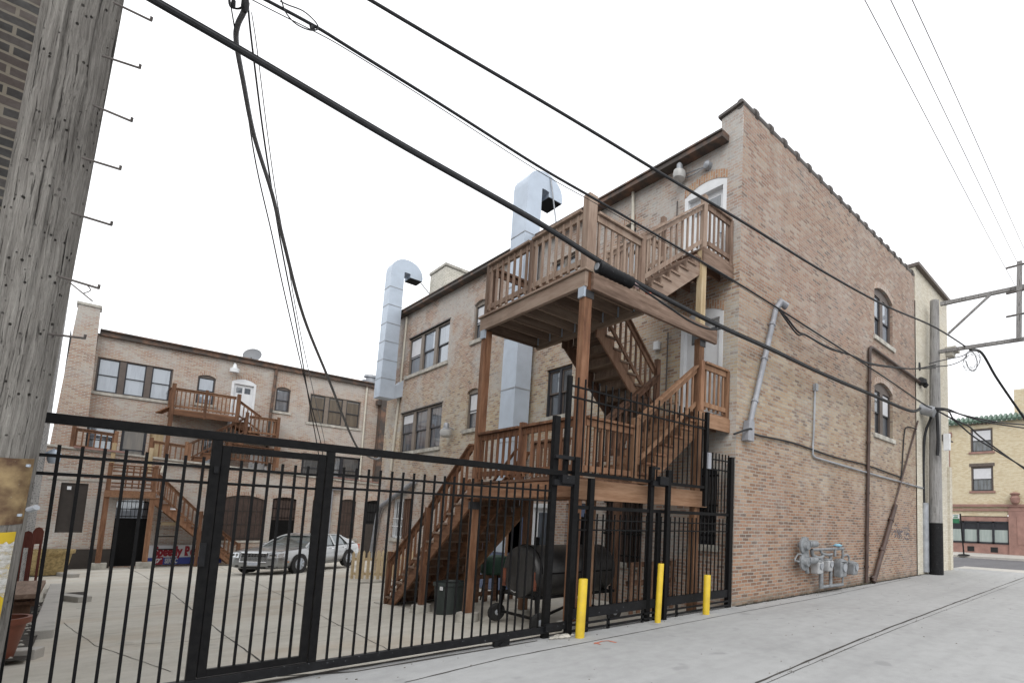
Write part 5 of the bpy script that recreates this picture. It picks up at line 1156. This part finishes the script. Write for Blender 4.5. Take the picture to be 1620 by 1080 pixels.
tag(b.build('wire_coil', M['cable_grey'], smooth=True), 'tangle of coiled grey wire under the lower side arm', 'wire coil')
for i, (px, lab) in enumerate((([(1340, -50), (1368, 0), (1452, 160), (1567, 380), (1606, 452)], 'left of the three thin power lines at the upper right'), ([(1385, -50), (1409, 0), (1486, 160), (1592, 380), (1612, 420)], 'middle of the three thin power lines at the upper right'), ([(1420, -50), (1443, 0), (1516, 160), (1614, 380), (1640, 436)], 'right of the three thin power lines at the upper right'))):
    cable('power_line', px, 3.3-.3*i, 3.3-.3*i, .009, lab, 'wire_pale')

# ================================================================== the silver car
M['car_paint'] = plain_mat('car_paint', (.34, .35, .355), .3, metal=.6, vary=.03, scale=1)
bpaint = M['car_paint'].node_tree.nodes['Principled BSDF']; bpaint.inputs['Coat Weight'].default_value = .6; bpaint.inputs['Coat Roughness'].default_value = .06
M['car_glass'] = glass_mat('car_glass', (.02, .03, .027), (.05, .065, .06), .07)
M['chrome'] = plain_mat('chrome', (.7, .71, .73), .14, metal=1, vary=.02)
M['rubber'] = plain_mat('rubber', (.018, .018, .018), .85)
M['lamp_clear'] = glass_mat('lamp_clear', (.45, .46, .48), (.6, .6, .62), .3, 9)
M['amber'] = plain_mat('amber', (.6, .2, .03), .3); M['plate'] = plain_mat('plate', (.62, .66, .74), .5)
cf, cr_ = V(5.81, 25.93, 0), V(8.36, 28.6, 0); hd = (cf-cr_); hd.z = 0; hd.normalize(); lf = Vector((-hd.y, hd.x, 0)); CS = 1.02
cc = cf - hd*(1.52*CS*1.14) - lf*(.95*CS); cc.z = yard_z(cf.y)-.0
car = thing('parked_car', 'silver sedan with chrome mesh grille parked in the yard behind the gate', 'car', cc)
car.rotation_euler = (math.radians(0), -math.atan2(yard_z(cr_.y)-yard_z(cf.y), -3.6)*0, math.atan2(hd.y, hd.x)); car.scale = (CS*1.14, CS, CS)
st = [(2.50, .36, .70, .70, .64), (2.475, .29, .80, .81, .74), (2.42, .24, .875, .865, .79), (2.3, .21, .91, .90, .83), (2.0, .20, .935, .93, .86), (1.5, .19, .965, .94, .88), (1.0, .19, .99, .945, .89), (.3, .19, 1.0, .945, .89), (-.6, .19, 1.0, .945, .89), (-1.3, .19, 1.03, .945, .885), (-1.9, .21, 1.06, .935, .86), (-2.3, .26, 1.05, .89, .80), (-2.46, .34, .98, .83, .74), (-2.5, .42, .85, .78, .70)]
mb = MB(); K = 0
for (x, zl, zt, hw, ht) in st:
    zs_ = zl+(zt-zl)*.62
    ring = [(0, zl), (hw*.86, zl), (hw*.97, zl+.10), (hw*1.0, zl+(zt-zl)*.38), (hw*.985, zs_), (hw*.965, zt-.11), (ht+.01, zt-.025), (ht*.7, zt+.005), (0, zt+.022)]
    full = ring + [(-y, z) for y, z in ring[-2:0:-1]]
    K = len(full); mb.v += [V(x, y, z) for y, z in full]
for i in range(len(st)-1):
    for j in range(K): mb.f.append((i*K+j, i*K+(j+1) % K, (i+1)*K+(j+1) % K, (i+1)*K+j))
mb.f += [tuple(range(K))[::-1], tuple((len(st)-1)*K+j for j in range(K))]
body = mb.build('body', M['car_paint'], car, True, local=True); sd = body.modifiers.new('sub', 'SUBSURF'); sd.levels = 1; sd.render_levels = 2
gh = [(1.12, .965, .80), (.30, 1.40, .62), (-.2, 1.455, .645), (-.95, 1.445, .635), (-1.42, 1.35, .60), (-2.0, 1.06, .70)]
mb = MB(); bz = lambda x: .95 if x > .5 else 1.0
for (x, z, hw) in gh: mb.v += [V(x, -.86 if abs(z-bz(x)) > .12 else -hw, bz(x)), V(x, -hw, z-.0), V(x, hw, z-.0), V(x, .86 if abs(z-bz(x)) > .12 else hw, bz(x))]
for i in range(len(gh)-1):
    for j in range(3): a = i*4+j; mb.f.append((a, a+1, a+5, a+4))
    mb.f.append((i*4, i*4+4, i*4+7, i*4+3))
mb.f += [(0, 1, 2, 3), (23, 22, 21, 20)]
mb.build('window_glass', M['car_glass'], car, True, local=True)
rf = [(.34, 1.395, .60), (.2, 1.435, .63), (-.2, 1.47, .655), (-.95, 1.46, .645), (-1.36, 1.385, .61), (-1.46, 1.35, .59)]
mb = MB()
for (x, z, hw) in rf: mb.v += [V(x, -hw, z-.035), V(x, -hw*.88, z+.006), V(x, 0, z+.022), V(x, hw*.88, z+.006), V(x, hw, z-.035)]
for i in range(len(rf)-1):
    for j in range(4): a = i*5+j; mb.f.append((a, a+1, a+6, a+5))
mb.build('roof', M['car_paint'], car, True, local=True)
mb = MB()
for s in (1, -1):
    mb.tube(catmull([(1.1, s*.815, .97), (.72, s*.735, 1.2), (.32, s*.625, 1.395), (-.2, s*.65, 1.445), (-.95, s*.64, 1.435), (-1.4, s*.605, 1.355)], 4), .034, 8)
    mb.hexa([(-.52, s*.90, .99), (-.62, s*.90, .99), (-.62, s*.885, .99), (-.52, s*.885, .99), (-.5, s*.66, 1.44), (-.6, s*.66, 1.44), (-.6, s*.63, 1.44), (-.5, s*.63, 1.44)])
    mb.hexa([(-1.42, s*.91, 1.02), (-2.05, s*.87, 1.05), (-2.05, s*.70, 1.06), (-1.42, s*.86, 1.02), (-1.2, s*.655, 1.40), (-1.46, s*.625, 1.34), (-1.46, s*.58, 1.34), (-1.2, s*.6, 1.41)])
mb.build('pillar', M['car_paint'], car, True, local=True)
for sx in (1.52, -1.53):
    for s in (1, -1):
        MB().lathe([(.40, -.06), (.405, .012 if s > 0 else -.012)], (sx, s*(.985 if False else .945 if s > 0 else .945), .36), 32, 'y').build('wheel_arch', M['inside_dark'], car, True, local=True)
        wv = MB().lathe([(.22, -.11), (.33, -.11), (.362, -.085), (.365, 0), (.362, .085), (.33, .11), (.22, .11)], (sx, s*.845, .36), 32, 'y').build('wheel', M['rubber'], car, True, local=True)
        MB().lathe([(.235, -.02), (.24, .0), (.225, .012)], (sx, s*.957, .36), 28, 'y').build('rim', M['galv_dull'], wv, True, local=True)
        sp = MB()
        for k in range(7):
            a = 2*math.pi*k/7; sp.beam((sx+.05*math.cos(a), s*.966, .36+.05*math.sin(a)), (sx+.215*math.cos(a), s*.962, .36+.215*math.sin(a)), .05, .03, (0, 1, 0))
        sp.lathe([(.06, -.02), (.05, .02)], (sx, s*.97, .36), 14, 'y'); sp.build('spoke', M['galv'], wv, local=True)
mb = MB(); mb.box(2.40, 2.495, -.46, .46, .50, .83); gr = mb.build('grille', M['inside_dark'], car, local=True)
mb = MB()
for k in range(6): z = .515+k*.055; mb.box(2.46, 2.53-.006*k, -.44, .44, z, z+.014)
for k in range(9): y = -.42+k*.105; mb.hexa([(2.46, y, .5), (2.53, y, .5), (2.53, y+.014, .5), (2.46, y+.014, .5), (2.44, y, .82), (2.50, y, .82), (2.50, y+.014, .82), (2.44, y+.014, .82)])
mb.tube([(2.515, -.47, .50), (2.515, .47, .50), (2.485, .44, .83), (2.485, -.44, .83), (2.515, -.47, .50)], .02, 6); mb.build('grille_mesh', M['chrome'], gr, local=True)
for s in (1, -1):
    mb = MB(); mb.hexa([(2.525, s*.50, .635), (2.485, s*.80, .655), (2.36, s*.80, .655), (2.36, s*.50, .635), (2.505, s*.50, .81), (2.455, s*.80, .83), (2.36, s*.80, .83), (2.36, s*.50, .81)])
    mb.hexa([(2.485, s*.80, .655), (2.33, s*.925, .675), (2.2, s*.86, .675), (2.36, s*.80, .655), (2.455, s*.80, .83), (2.30, s*.915, .845), (2.2, s*.86, .845), (2.36, s*.80, .83)]); hl = mb.build('headlight', M['lamp_clear'], car, local=True, bevel=.012)
    for yy in (.59, .73): MB().lathe([(.065, -.01), (.06, .012), (.02, .016)], (2.505-(yy-.5)*.13, s*yy, .735), 16, 'x').build('bulb_ring', M['chrome'], hl, True, local=True)
    mb = MB(); mb.hexa([(2.505, s*.52, .31), (2.43, s*.80, .31), (2.2, s*.8, .30), (2.3, s*.5, .30), (2.515, s*.52, .37), (2.44, s*.80, .37), (2.2, s*.8, .38), (2.3, s*.5, .38)]); mb.build('fog_recess', M['inside_dark'], car, local=True)
    mb = MB(); mb.box(2.05, 2.2, s*.905-.02, s*.905+.02, .47, .51); mb.build('side_marker', M['amber'], car, local=True)
    mb = MB(); mb.lathe([(.02, -.07), (.09, -.05), (.1, .05), (.03, .09)], (.72, s*1.02, 1.03), 10); mb.build('mirror', M['car_paint'], car, True, local=True)
    mb = MB()
    for xd_ in (.95, -.55, -1.35): mb.box(xd_-.006, xd_+.006, s*.938, s*.950, .34, .97)
    mb.box(-1.35, .95, s*.94, s*.950, .33, .342); mb.build('door_seam', M['inside_dark'], car, local=True)
    for xd_ in (-.35, -1.2): MB().box(xd_-.09, xd_+.09, s*.94, s*.965, .86, .885).build('door_handle', M['chrome'], car, local=True)
    mb = MB(); mb.box(-2.46, -2.25, s*.72-.12, s*.72+.12, .72, .96); mb.build('tail_lamp', M['tape_red'], car, local=True)
MB().box(2.49, 2.53, -.18, .18, .37, .48).build('number_plate', M['plate'], car, local=True)
mb = MB(); mb.tube(catmull([(2.46, -.5, .845), (2.3, -.82, .90), (1.6, -.86, .955), (1.15, -.82, .985)], 4), .006, 5); mb.tube(catmull([(2.46, .5, .845), (2.3, .82, .90), (1.6, .86, .955), (1.15, .82, .985)], 4), .006, 5); mb.tube(catmull([(2.3, -.925, .60), (2.45, -.8, .59), (2.505, -.5, .575)], 4), .006, 5); mb.tube(catmull([(2.3, .925, .60), (2.45, .8, .59), (2.505, .5, .575)], 4), .006, 5); mb.build_each('panel_gap', M['inside_dark'], car, local=True)
MB().box(2.40, 2.50, -.42, .42, .26, .32).build('lower_intake', M['inside_dark'], car, local=True)

# ================================================================== things in the yard
# barrel smoker on wheels
sx0, sxe = 5.02, 6.75; syc = 8.32; szc = PX(834, 906, 5.0).z; ra, rbz = .56, .46
zg = yard_z(8.3)
sm = thing('barrel_smoker', 'big black barrel smoker on a wheeled frame under the wooden porch', 'barbecue smoker', (5.8, syc, zg))
mb = MB(); nn = 32
prof = [(0, .93), (.03, .98), (.06, 1.0), (sxe-sx0-.05, 1.0), (sxe-sx0, .95)]
for (dx, s) in prof:
    for j in range(nn): a = 2*math.pi*j/nn; mb.v.append(V(sx0+dx, syc+ra*s*math.cos(a), szc+rbz*s*math.sin(a)))
for i in range(len(prof)-1):
    for j in range(nn): mb.f.append((i*nn+j, i*nn+(j+1) % nn, (i+1)*nn+(j+1) % nn, (i+1)*nn+j))
mb.f += [tuple(range(nn))[::-1], tuple((len(prof)-1)*nn+j for j in range(nn))]
M['smoke_black'] = plain_mat('smoke_black', (.035, .034, .034), .45, vary=.3, scale=3, col2=(.014, .014, .014)); mb.build('drum', M['smoke_black'], sm, True)
mb = MB(); mb.tube([(sx0+.1+i*.0, syc+ra*1.01*math.cos(a), szc+rbz*1.01*math.sin(a)) for i, a in enumerate([j*math.pi/16 for j in range(17)])], .012, 6); mb.tube([(sx0+.15, syc-ra*1.01, szc), (sxe-.1, syc-ra*1.01, szc)], .014, 6); mb.build('lid_seam', M['black'], sm)
mb = MB(); mb.box(sx0+.3, sx0+.34, syc-.05, syc+.05, szc+rbz-.02, szc+rbz+.14); mb.lathe([(.05, 0), (.05, .5), (.075, .51), (.06, .56)], (sxe-.4, syc, szc+rbz-.03), 12); mb.build('chimney_pipe', M['black'], sm, True)
M['rust_dark'] = plain_mat('rust_dark', (.20, .06, .03), .8, vary=.3, scale=6)
for yy in (-.47, .47): MB().box(sx0-.015, sx0+.03, syc+yy-.04, syc+yy+.04, szc-.28, szc+.03).build('hinge_plate', M['rust_dark'], sm)
MB().tube([(sx0-.03, syc+.18, szc-.33), (sx0-.05, syc+.02, szc-.35), (sx0-.03, syc-.05, szc-.33)], .012, 6).build('drain_tap', M['chrome'], sm, True)
mb = MB(); zt = szc-rbz+.06
for yy in (-.52, .52):
    mb.beam((sx0-.02, syc+yy, zt), (sxe, syc+yy, zt), .05, .05)
    for xx in (sx0+.03, sxe-.1): mb.beam((xx, syc+yy, zt+.1), (xx-.02, syc+yy*1.18, zg+.15), .05, .05)
for xx in (sx0+.03, sxe-.1): mb.beam((xx, syc-.56, zt), (xx, syc+.56, zt), .05, .05); mb.beam((xx-.02, syc-.6, zg+.2), (xx-.02, syc+.6, zg+.2), .04, .04)
mb.beam((sx0, syc-.6, zg+.2), (sxe, syc+.5, zg+.25), .04, .04); mb.build('frame', M['black'], sm)
for (xx, yy) in ((sx0+.0, syc-.68), (sx0+.0, syc+.68), (sxe-.1, syc-.66), (sxe-.1, syc+.66)):
    wv = MB().lathe([(.08, -.05), (.14, -.055), (.16, -.02), (.16, .02), (.14, .055), (.08, .05)], (xx, yy, zg+.165), 22, 'y').build('wheel', M['rubber'], sm, True)
    MB().lathe([(.03, -.065), (.085, -.03), (.085, .03), (.03, .065)], (xx, yy, zg+.165), 16, 'y').build('hub', M['galv_dull'], wv, True)
# trash bin below the stair
z = yard_z(10.9); tb = thing('trash_bin', 'dark green plastic trash bin under the wooden stair flight', 'trash bin', (4.95, 10.75, z))
M['bin'] = plain_mat('bin', (.03, .04, .038), .55); MB().lathe([(.23, 0), (.25, .02), (.29, .58)], (4.95, 10.75, z), 24).build('body', M['bin'], tb, True); MB().lathe([(.285, .56), (.315, .57), (.315, .63), (.28, .64), (.27, .6)], (4.95, 10.75, z), 24).build('rim', M['bin'], tb, True)
MB().box(4.68, 4.70, 10.5, 10.6, z+.5, z+.57).build('sticker', M['white'], tb)
# pale picket fence section
pk = thing('picket_fence', 'short pale wooden picket fence section in the yard beside the car', 'fence', (6.5, 20.2, yard_z(20)))
pA, pB = V(6.18, 20.78, 0), V(7.0, 19.35, 0); n_ = 9; proto = None
for row in range(2):
    off = V(.95*row, .55*row, 0)
    mb = MB()
    for zz in (.22, .72):
        a, c = pA+off, pB+off; mb.beam((a.x, a.y, yard_z(a.y)+zz), (c.x, c.y, yard_z(c.y)+zz), .04, .09)
    mb.build('rail', M['picket'], pk)
    for k in range(n_):
        p = pA+off+(pB-pA)*(k/(n_-1)); d = (pB-pA).normalized(); a = V(-d.y, d.x, 0)*.02; p = p-V(-d.y, d.x, 0)*.035*(1 if True else 0); zg2 = yard_z(p.y); w_2 = d*.052
        h = 1.0+random.uniform(-.015, .015)
        poly = [(p-w_2)+V(0, 0, zg2+.05), (p+w_2)+V(0, 0, zg2+.05), (p+w_2)+V(0, 0, zg2+h-.09), p+w_2*.55+V(0, 0, zg2+h-.05), p+V(0, 0, zg2+h), p-w_2*.55+V(0, 0, zg2+h-.05), (p-w_2)+V(0, 0, zg2+h-.09)]
        MB().prism(poly, a).build('picket', M['picket'], pk)
MB().box(5.9, 7.6, 19.0, 19.15, yard_z(19)-.05, yard_z(19)+.06).build('base_board', M['limestone'], pk)
# dark rails right of the smoker, green cover, blue tarp board
dk = thing('pallet_rack', 'dark wooden pallet fence standing right of the black smoker', 'pallet', (7.5, 7.6, yard_z(7.6)))
mb = MB(); zz = yard_z(7.6)
for k in range(7): x = 6.95+k*.19; mb.box(x, x+.09, 7.55, 7.58, zz+.02, zz+1.0)
mb.build('slat', M['wood_dark'], dk); mb = MB()
for h in (.25, .6, .95): mb.box(6.9, 8.25, 7.58, 7.63, zz+h-.05, zz+h+.05)
mb.build('rail', M['wood_dark'], dk)
dk = thing('pallet_rack', 'dark slatted pallet left of the black smoker behind the stair post', 'pallet', (5.2, 9.6, yard_z(12))); ORG[dk] = V(5.2, 9.6, yard_z(12))
pl, pr_ = PG(742, 948), PG(800, 940); mb = MB(); zz = yard_z(12.3); x0_ = 6.2
for k in range(6): x = 6.05+k*.22; mb.box(x, x+.12, 11.9, 11.93, zz+.02, zz+1.0)
mb.build('slat', M['wood_dark'], dk); mb = MB()
for h in (.2, .6, .95): mb.box(6.0, 7.3, 11.93, 11.98, zz+h-.05, zz+h+.05)
mb.build('rail', M['wood_dark'], dk)
M['green_cover'] = plain_mat('green_cover', (.012, .055, .032), .6, vary=.2, scale=4); gp = PX(788, 880, 6.6); mb = MB(); mb.lathe([(.3, 0), (.34, .05), (.34, .3), (.26, .42), (.05, .46)], (gp.x, gp.y+.1, gp.z-.42), 18)
zz = yard_z(gp.y); gc = thing('kettle_grill', 'dark green covered grill beside the black smoker', 'grill', (gp.x, gp.y, zz)); mb.build('lid', M['green_cover'], gc, True)
mb = MB(); [mb.tube([(gp.x+.22*math.cos(a), gp.y+.1+.22*math.sin(a), gp.z-.4), (gp.x+.3*math.cos(a), gp.y+.1+.3*math.sin(a), zz)], .02, 6) for a in (.3, 2.4, 4.5)]; mb.build('leg', M['black'], gc)
mb = MB(); mb.box(7.75, 8.25, 13.6, 15.2, yard_z(14), 1.75); bs = thing('blue_panel', 'plain blue board standing upright at the wall behind the porch', 'board', (8, 14.4, yard_z(14))); mb.build('panel', M['blue_paint'], bs, bevel=.01); MB().box(7.72, 7.75, 13.5, 13.6, yard_z(14), 1.8).build('batten', M['wood_tan'], bs)
# banner behind the far stairs
bp0, bp1 = PY(233, 862, 35.55), PY(331, 869, 35.55); bz0, bz1 = PY(235, 893, 35.55).z, bp0.z
bn = thing('banner', 'white and blue banner with red lettering lying against the far wall', 'banner', ((bp0.x+bp1.x)/2, 35.55, bz0))
L_, H_ = bp1.x-bp0.x+.5, bz1-bz0
M['banner_white'] = plain_mat('banner_white', (.62, .63, .66), .5, vary=.04); M['banner_blue'] = plain_mat('banner_blue', (.035, .06, .30), .5, vary=.04); M['banner_red'] = plain_mat('banner_red', (.30, .008, .025), .5, vary=.03)
MB().box(bp0.x, bp0.x+L_, 35.55, 35.58, bz0+H_*.36, bz1).build('top_sheet', M['banner_white'], bn); MB().box(bp0.x, bp0.x+L_, 35.545, 35.58, bz0, bz0+H_*.36).build('blue_strip', M['banner_blue'], bn)
def lettering(txt, x, z, y, size, mat, par, name='lettering', bold=.012, sx=1.0, fit=None):
    cu = bpy.data.curves.new(name, 'FONT'); cu.body = txt; cu.size = size; cu.extrude = .004; cu.offset = bold
    o = bpy.data.objects.new('tmp', cu); COL.objects.link(o); dg = bpy.context.evaluated_depsgraph_get(); me = bpy.data.meshes.new_from_object(o.evaluated_get(dg)); bpy.data.objects.remove(o)
    if fit:
        xs = [v.co.x for v in me.vertices]; sx = fit/(max(xs)-min(xs)); x -= min(xs)*sx
    for v in me.vertices: q = v.co.copy(); v.co = V(x+q.x*sx, y-q.z, z+q.y) - ORG[par]
    me.materials.clear(); me.materials.append(mat); ob = bpy.data.objects.new(name, me); COL.objects.link(ob); ob.parent = par; return ob
lx = lambda p: PY(p, 875, 35.54).x
lettering('Speedy Ref', lx(242), bz0+H_*.46, 35.54, H_*.66, M['banner_red'], bn, fit=lx(313)-lx(242), bold=.035)
lettering('T', lx(243), bz0+H_*.07, 35.535, H_*.34, M['banner_white'], bn); lettering('SERVIC', lx(262), bz0+H_*.07, 35.535, H_*.34, M['banner_white'], bn, fit=lx(282)-lx(262))
MB().box(lx(248), lx(259), 35.535, 35.55, bz0+H_*.0, bz0+H_*.4).build('red_badge', M['banner_red'], bn); MB().tube([(lx(250), 35.53, bz0+H_*.1), (lx(254), 35.53, bz0+H_*.28), (lx(257), 35.53, bz0+H_*.3)], .03, 6).build('badge_mark', M['banner_white'], bn)
# dark metal shelf under the far stairs
sh = thing('metal_shelf', 'dark metal shelf rack under the far reddish stairs', 'shelf', (2.9, 35, yard_z(35))); mb = MB(); zz = yard_z(35)
for x in (2.3, 2.9):
    for y in (34.9, 35.3): mb.box(x-.02, x+.02, y-.02, y+.02, zz, zz+2.6)
for h in (.8, 1.4, 2.0): mb.box(2.28, 2.92, 34.88, 35.32, zz+h, zz+h+.04)
mb.build('rack', M['black'], sh); MB().lathe([(.3, 0), (.34, .05), (.3, .12), (.1, .15)], (2.6, 35.1, zz+2.6), 14).build('basin', M['white'], sh, True); MB().box(2.35, 2.85, 34.87, 34.9, zz+1.95, zz+2.1).build('tray', M['wood_pale'], sh)
# planting bed along the left wall
sl = MB(); ys = [10.4, 13, 16, 18.6]
for a, c in zip(ys, ys[1:]): sl.quad((-.97, a, yard_z(a)+.06), (-.3, a, yard_z(a)+.06), (-.3, c, yard_z(c)+.06), (-.97, c, yard_z(c)+.06))
sl.box(-.35, .2, 19.2, 21.0, yard_z(20)-.02, yard_z(20)+.03)
tag(sl.build('planting_soil', M['soil']), kind='structure')
def kerb(px, lab, w=.22, h=.13):
    pts = [PG(*p) for p in px]; mb = MB()
    for a, c in zip(pts, pts[1:]): mb.vbeam(a+V(0, 0, h/2-.02), c+V(0, 0, h/2-.02), w, h+.04)
    tag(mb.build('kerb', M['walk'], bevel=.015), lab, 'kerb', 'concrete kerbs of the planting bed')
kerb([(66, 1010), (88, 930)], 'long concrete kerb edging the soil bed at the left'); kerb([(-70, 1050), (62, 1040)], 'near concrete kerb in front of the reddish plant pot'); kerb([(78, 945), (134, 952)], 'short cross kerb beside the small gravel patch'); kerb([(80, 908), (118, 913)], 'farthest short concrete kerb at the left')
def pot(x, y, r0, r1, h, lab, mat):
    z = yard_z(y)+.05; t = thing('plant_pot', lab, 'plant pot', (x, y, z)); MB().lathe([(r0, 0), (r1*.97, h*.85), (r1*1.08, h*.85), (r1*1.1, h), (r1*.98, h), (r1*.92, h*.8)], (x, y, z), 24).build('pot', mat, t, True); MB().lathe([(r1*.9, h*.8), (r1*.5, h*.83)], (x, y, z), 20).build('soil', M['soil'], t)
    return t
M['pot_red'] = plain_mat('pot_red', (.20, .062, .035), .55, vary=.12); M['straw'] = plain_mat('straw', (.42, .31, .14), .9, vary=.25, scale=14)
pot(-.64, 10.7, .22, .30, .5, 'reddish brown plastic plant pot beside the yellow pole guard', M['pot_red']); pot(-.78, 31.0, .5, .62, .9, 'straw coloured basket planter at the foot of the far wall', M['straw'])
bench = thing('garden_bench', 'low wooden bench with dark red rounded end boards by the left wall', 'bench', (-.7, 16.4, yard_z(16)))
M['dark_red'] = wood_mat('dark_red', [(.05, .014, .01), (.11, .03, .022), (.16, .05, .035)])
z = yard_z(16)
MB().box(-.95, -.42, 15.4, 18.0, z+.42, z+.5).build('seat', M['wood_grey'], bench); MB().box(-.95, -.45, 15.5, 17.9, z+.3, z+.36).build('shelf', M['wood_dark'], bench)
for y in (15.6, 17.7): MB().box(-.9, -.5, y, y+.08, z, z+.42).build('leg', M['wood_dark'], bench)
for y, (px, py) in ((21.0, (41, 866)), (24.0, (58, 860))):
    c_ = PY(px, py, y); xo = c_.x; zc_ = c_.z; wd2 = (PY(px+9, py, y)-PY(px-9, py, y)).x/2; hb = PY(px, py-27, y).z-zc_
    poly = [V(xo-wd2, y, zc_), V(xo+wd2, y, zc_), V(xo+wd2, y, zc_+hb*.72), V(xo+wd2*.6, y, zc_+hb*.92), V(xo, y, zc_+hb), V(xo-wd2*.6, y, zc_+hb*.92), V(xo-wd2, y, zc_+hb*.72)]
    MB().prism(poly, (0, .05, 0)).build('end_board', M['dark_red'], bench)
    for dx in (-.7, .7): MB().box(xo+wd2*dx-.025, xo+wd2*dx+.025, y, y+.05, yard_z(y), zc_).build('end_post', M['dark_red'], bench)
gm = MB()
for k in range(260):
    p = V(random.uniform(-.95, -.35), random.uniform(10.5, 18.4), 0); p.z = yard_z(p.y)+.06; s = random.uniform(.012, .035); gm.lathe([(s, 0), (s*.8, s*.5), (s*.2, s*.8)], p, 5)
tag(gm.build('gravel', M['limestone']), kind='stuff')
mb = MB(); mb.box(-.97, .9, 35.6, 35.78, -1.3, -.4); tag(mb.build('tar_sheet', M['shutter_dark']), 'dark tar sheet along the foot of the far wall, left of the black door', 'sheet')

# ================================================================== gas meters on the alley wall
gmx = thing('gas_meter_bank', 'grey gas meters, regulators and pipes on the alley wall', 'gas meters', (12.4, YC, .3))
S = lambda u, z, d=-.15: PS(u, z, d)
pt = lambda x, y, d=.2: PY(x, y, YC-d)
def disc(p, r, t=.12):
    return MB().lathe([(.02, -t), (r*.5, -t*.9), (r*.62, -t*.35), (r, -t*.22), (r, t*.1), (r*.6, t*.3), (r*.3, t), (.03, t*1.05)], p, 20, 'y')
for (x, y) in ((1272, 862), (1272, 888)):
    p = pt(x, y, .22); rg = disc(p, .2, .14).build('regulator', M['meter_grey'], gmx, True)
    mb = MB(); mb.tube([p+V(.05, -.08, .03), p+V(.36, -.12, .03)], [.085, .075], 12); mb.tube([p+V(.1, 0, -.08), p+V(.16, 0, -.26)], .05, 10); mb.build('regulator_neck', M['meter_grey'], rg, True)
mb = MB(); P_ = lambda x, y, d=.22: pt(x, y, d)
mb.tube([P_(1284, 869), P_(1334, 867)], .035, 10); mb.tube(catmull([P_(1284, 869), P_(1286, 878), P_(1296, 882), P_(1302, 879)], 4), .045, 10); mb.tube(catmull([P_(1298, 869), P_(1301, 875), P_(1310, 877), P_(1316, 876)], 4), .035, 10)
mb.tube([P_(1321, 868), P_(1321, 880)], .035, 10); mb.tube([P_(1333, 867), P_(1333, 884)], .03, 10); mb.tube(catmull([P_(1333, 879), P_(1340, 877), P_(1343, 882), P_(1343, 890)], 4), .03, 10)
mb.tube([P_(1276, 850), P_(1276, 900)], .05, 10); mb.tube([P_(1299, 882), P_(1299, 930)], .055, 10); mb.tube([P_(1314, 880), P_(1314, 924)], .045, 10); mb.tube([P_(1333, 885), P_(1333, 926)], .025, 8); mb.tube([P_(1299, 928), P_(1333, 924)], .04, 10)
mb.tube([P_(1257, 885), P_(1262, 876), P_(1270, 876)], .02, 6); mb.tube([P_(1257, 886), P_(1268, 889)], .02, 6); mb.build('pipework', M['meter_grey'], gmx, True)
for (x, y, s) in ((1292, 896, .16), (1308, 893, .15), (1329, 898, .22), (1348, 898, .17)):
    p = pt(x, y, .22); mb = MB(); w2 = s*.95
    mb.hexa([p+V(-w2*.8, -.11, -s), p+V(w2*.8, -.11, -s), p+V(w2*.8, .1, -s), p+V(-w2*.8, .1, -s), p+V(-w2, -.13, s*.75), p+V(w2, -.13, s*.75), p+V(w2, .1, s*.75), p+V(-w2, .1, s*.75)])
    mt = mb.build('meter', M['meter_grey' if s > .16 else 'white_worn'], gmx, bevel=.03)
    MB().lathe([(w2*.9, s*.78), (w2*.6, s*1.0), (.03, s*1.1)], p, 14).build('index_cover', M['meter_grey'], mt, True); MB().lathe([(w2*.5, -.02), (w2*.5, .0)], p+V(0, -.13, .02), 14, 'y').build('dial', M['galv_dull'], mt)
M['blue_rag'] = plain_mat('blue_rag', (.25, .5, .65), .7); MB().lathe([(.1, 0), (.13, .03), (.05, .07)], pt(1325, 864, .22), 8).build('rag', M['blue_rag'], gmx, True)
# graffiti stain on the wall
gf = MB(); random.seed(3)
for k in range(34):
    a, c = 1424+random.gauss(0, 7.5), 843+random.gauss(0, 4.5); dx, dz = random.gauss(0, .22), random.gauss(0, .12); q_ = PY(a, c, YC); wd_ = random.uniform(.012, .04)
    p, q = PS(q_.x, q_.z, -.004-k*.0002), PS(q_.x+dx, q_.z+dz, -.004-k*.0002); d = (q-p).normalized(); n_v = Vector((-d.z, 0, d.x))*wd_
    gf.add([p, (p+q)/2-n_v, q, (p+q)/2+n_v], [(0, 1, 2, 3)])
M['spray'] = plain_mat('spray', (.12, .11, .125), .85); gf.build('graffiti', M['spray'], bld)

# ================================================================== street sign across the road
sp0 = PZ(1525, 878, .1); ss = thing('street_sign', 'thin dark post with a small white and green parking sign', 'street sign', sp0)
top = PX(1519, 812, sp0.x); MB().tube([sp0, top], .045, 8).build('post', M['black_worn'], ss, True); MB().lathe([(.35, 0), (.3, .06), (.08, .09)], sp0, 14).build('base', M['black_worn'], ss)
sa, sb_ = PX(1506, 813, sp0.x-.08), PX(1518, 827, sp0.x-.08); zm_ = (sa.z+sb_.z)/2
MB().box(sa.x-.01, sa.x+.01, sb_.y, sa.y, zm_+.01, sa.z).build('upper_plate', M['white'], ss); M['sign_green'] = plain_mat('sign_green', (.04, .2, .1), .5); MB().box(sa.x-.01, sa.x+.01, sb_.y, sa.y, sb_.z, zm_).build('lower_plate', M['sign_green'], ss)
mb = MB()
for k, (z, a, c) in enumerate(((.75, .15, .8), (.45, .2, .7), (.25, .2, .85))): mb.box(sa.x-.016, sa.x-.01, sb_.y+(sa.y-sb_.y)*a, sb_.y+(sa.y-sb_.y)*c, zm_+(sa.z-zm_)*z-.02, zm_+(sa.z-zm_)*z+.02)
mb.build('lettering', M['sign_green'], ss)

for o in bpy.data.objects:
    if o.parent is None and 'label' not in o and 'kind' not in o and o.type in ('MESH', 'EMPTY'): print('UNTAGGED', o.name)
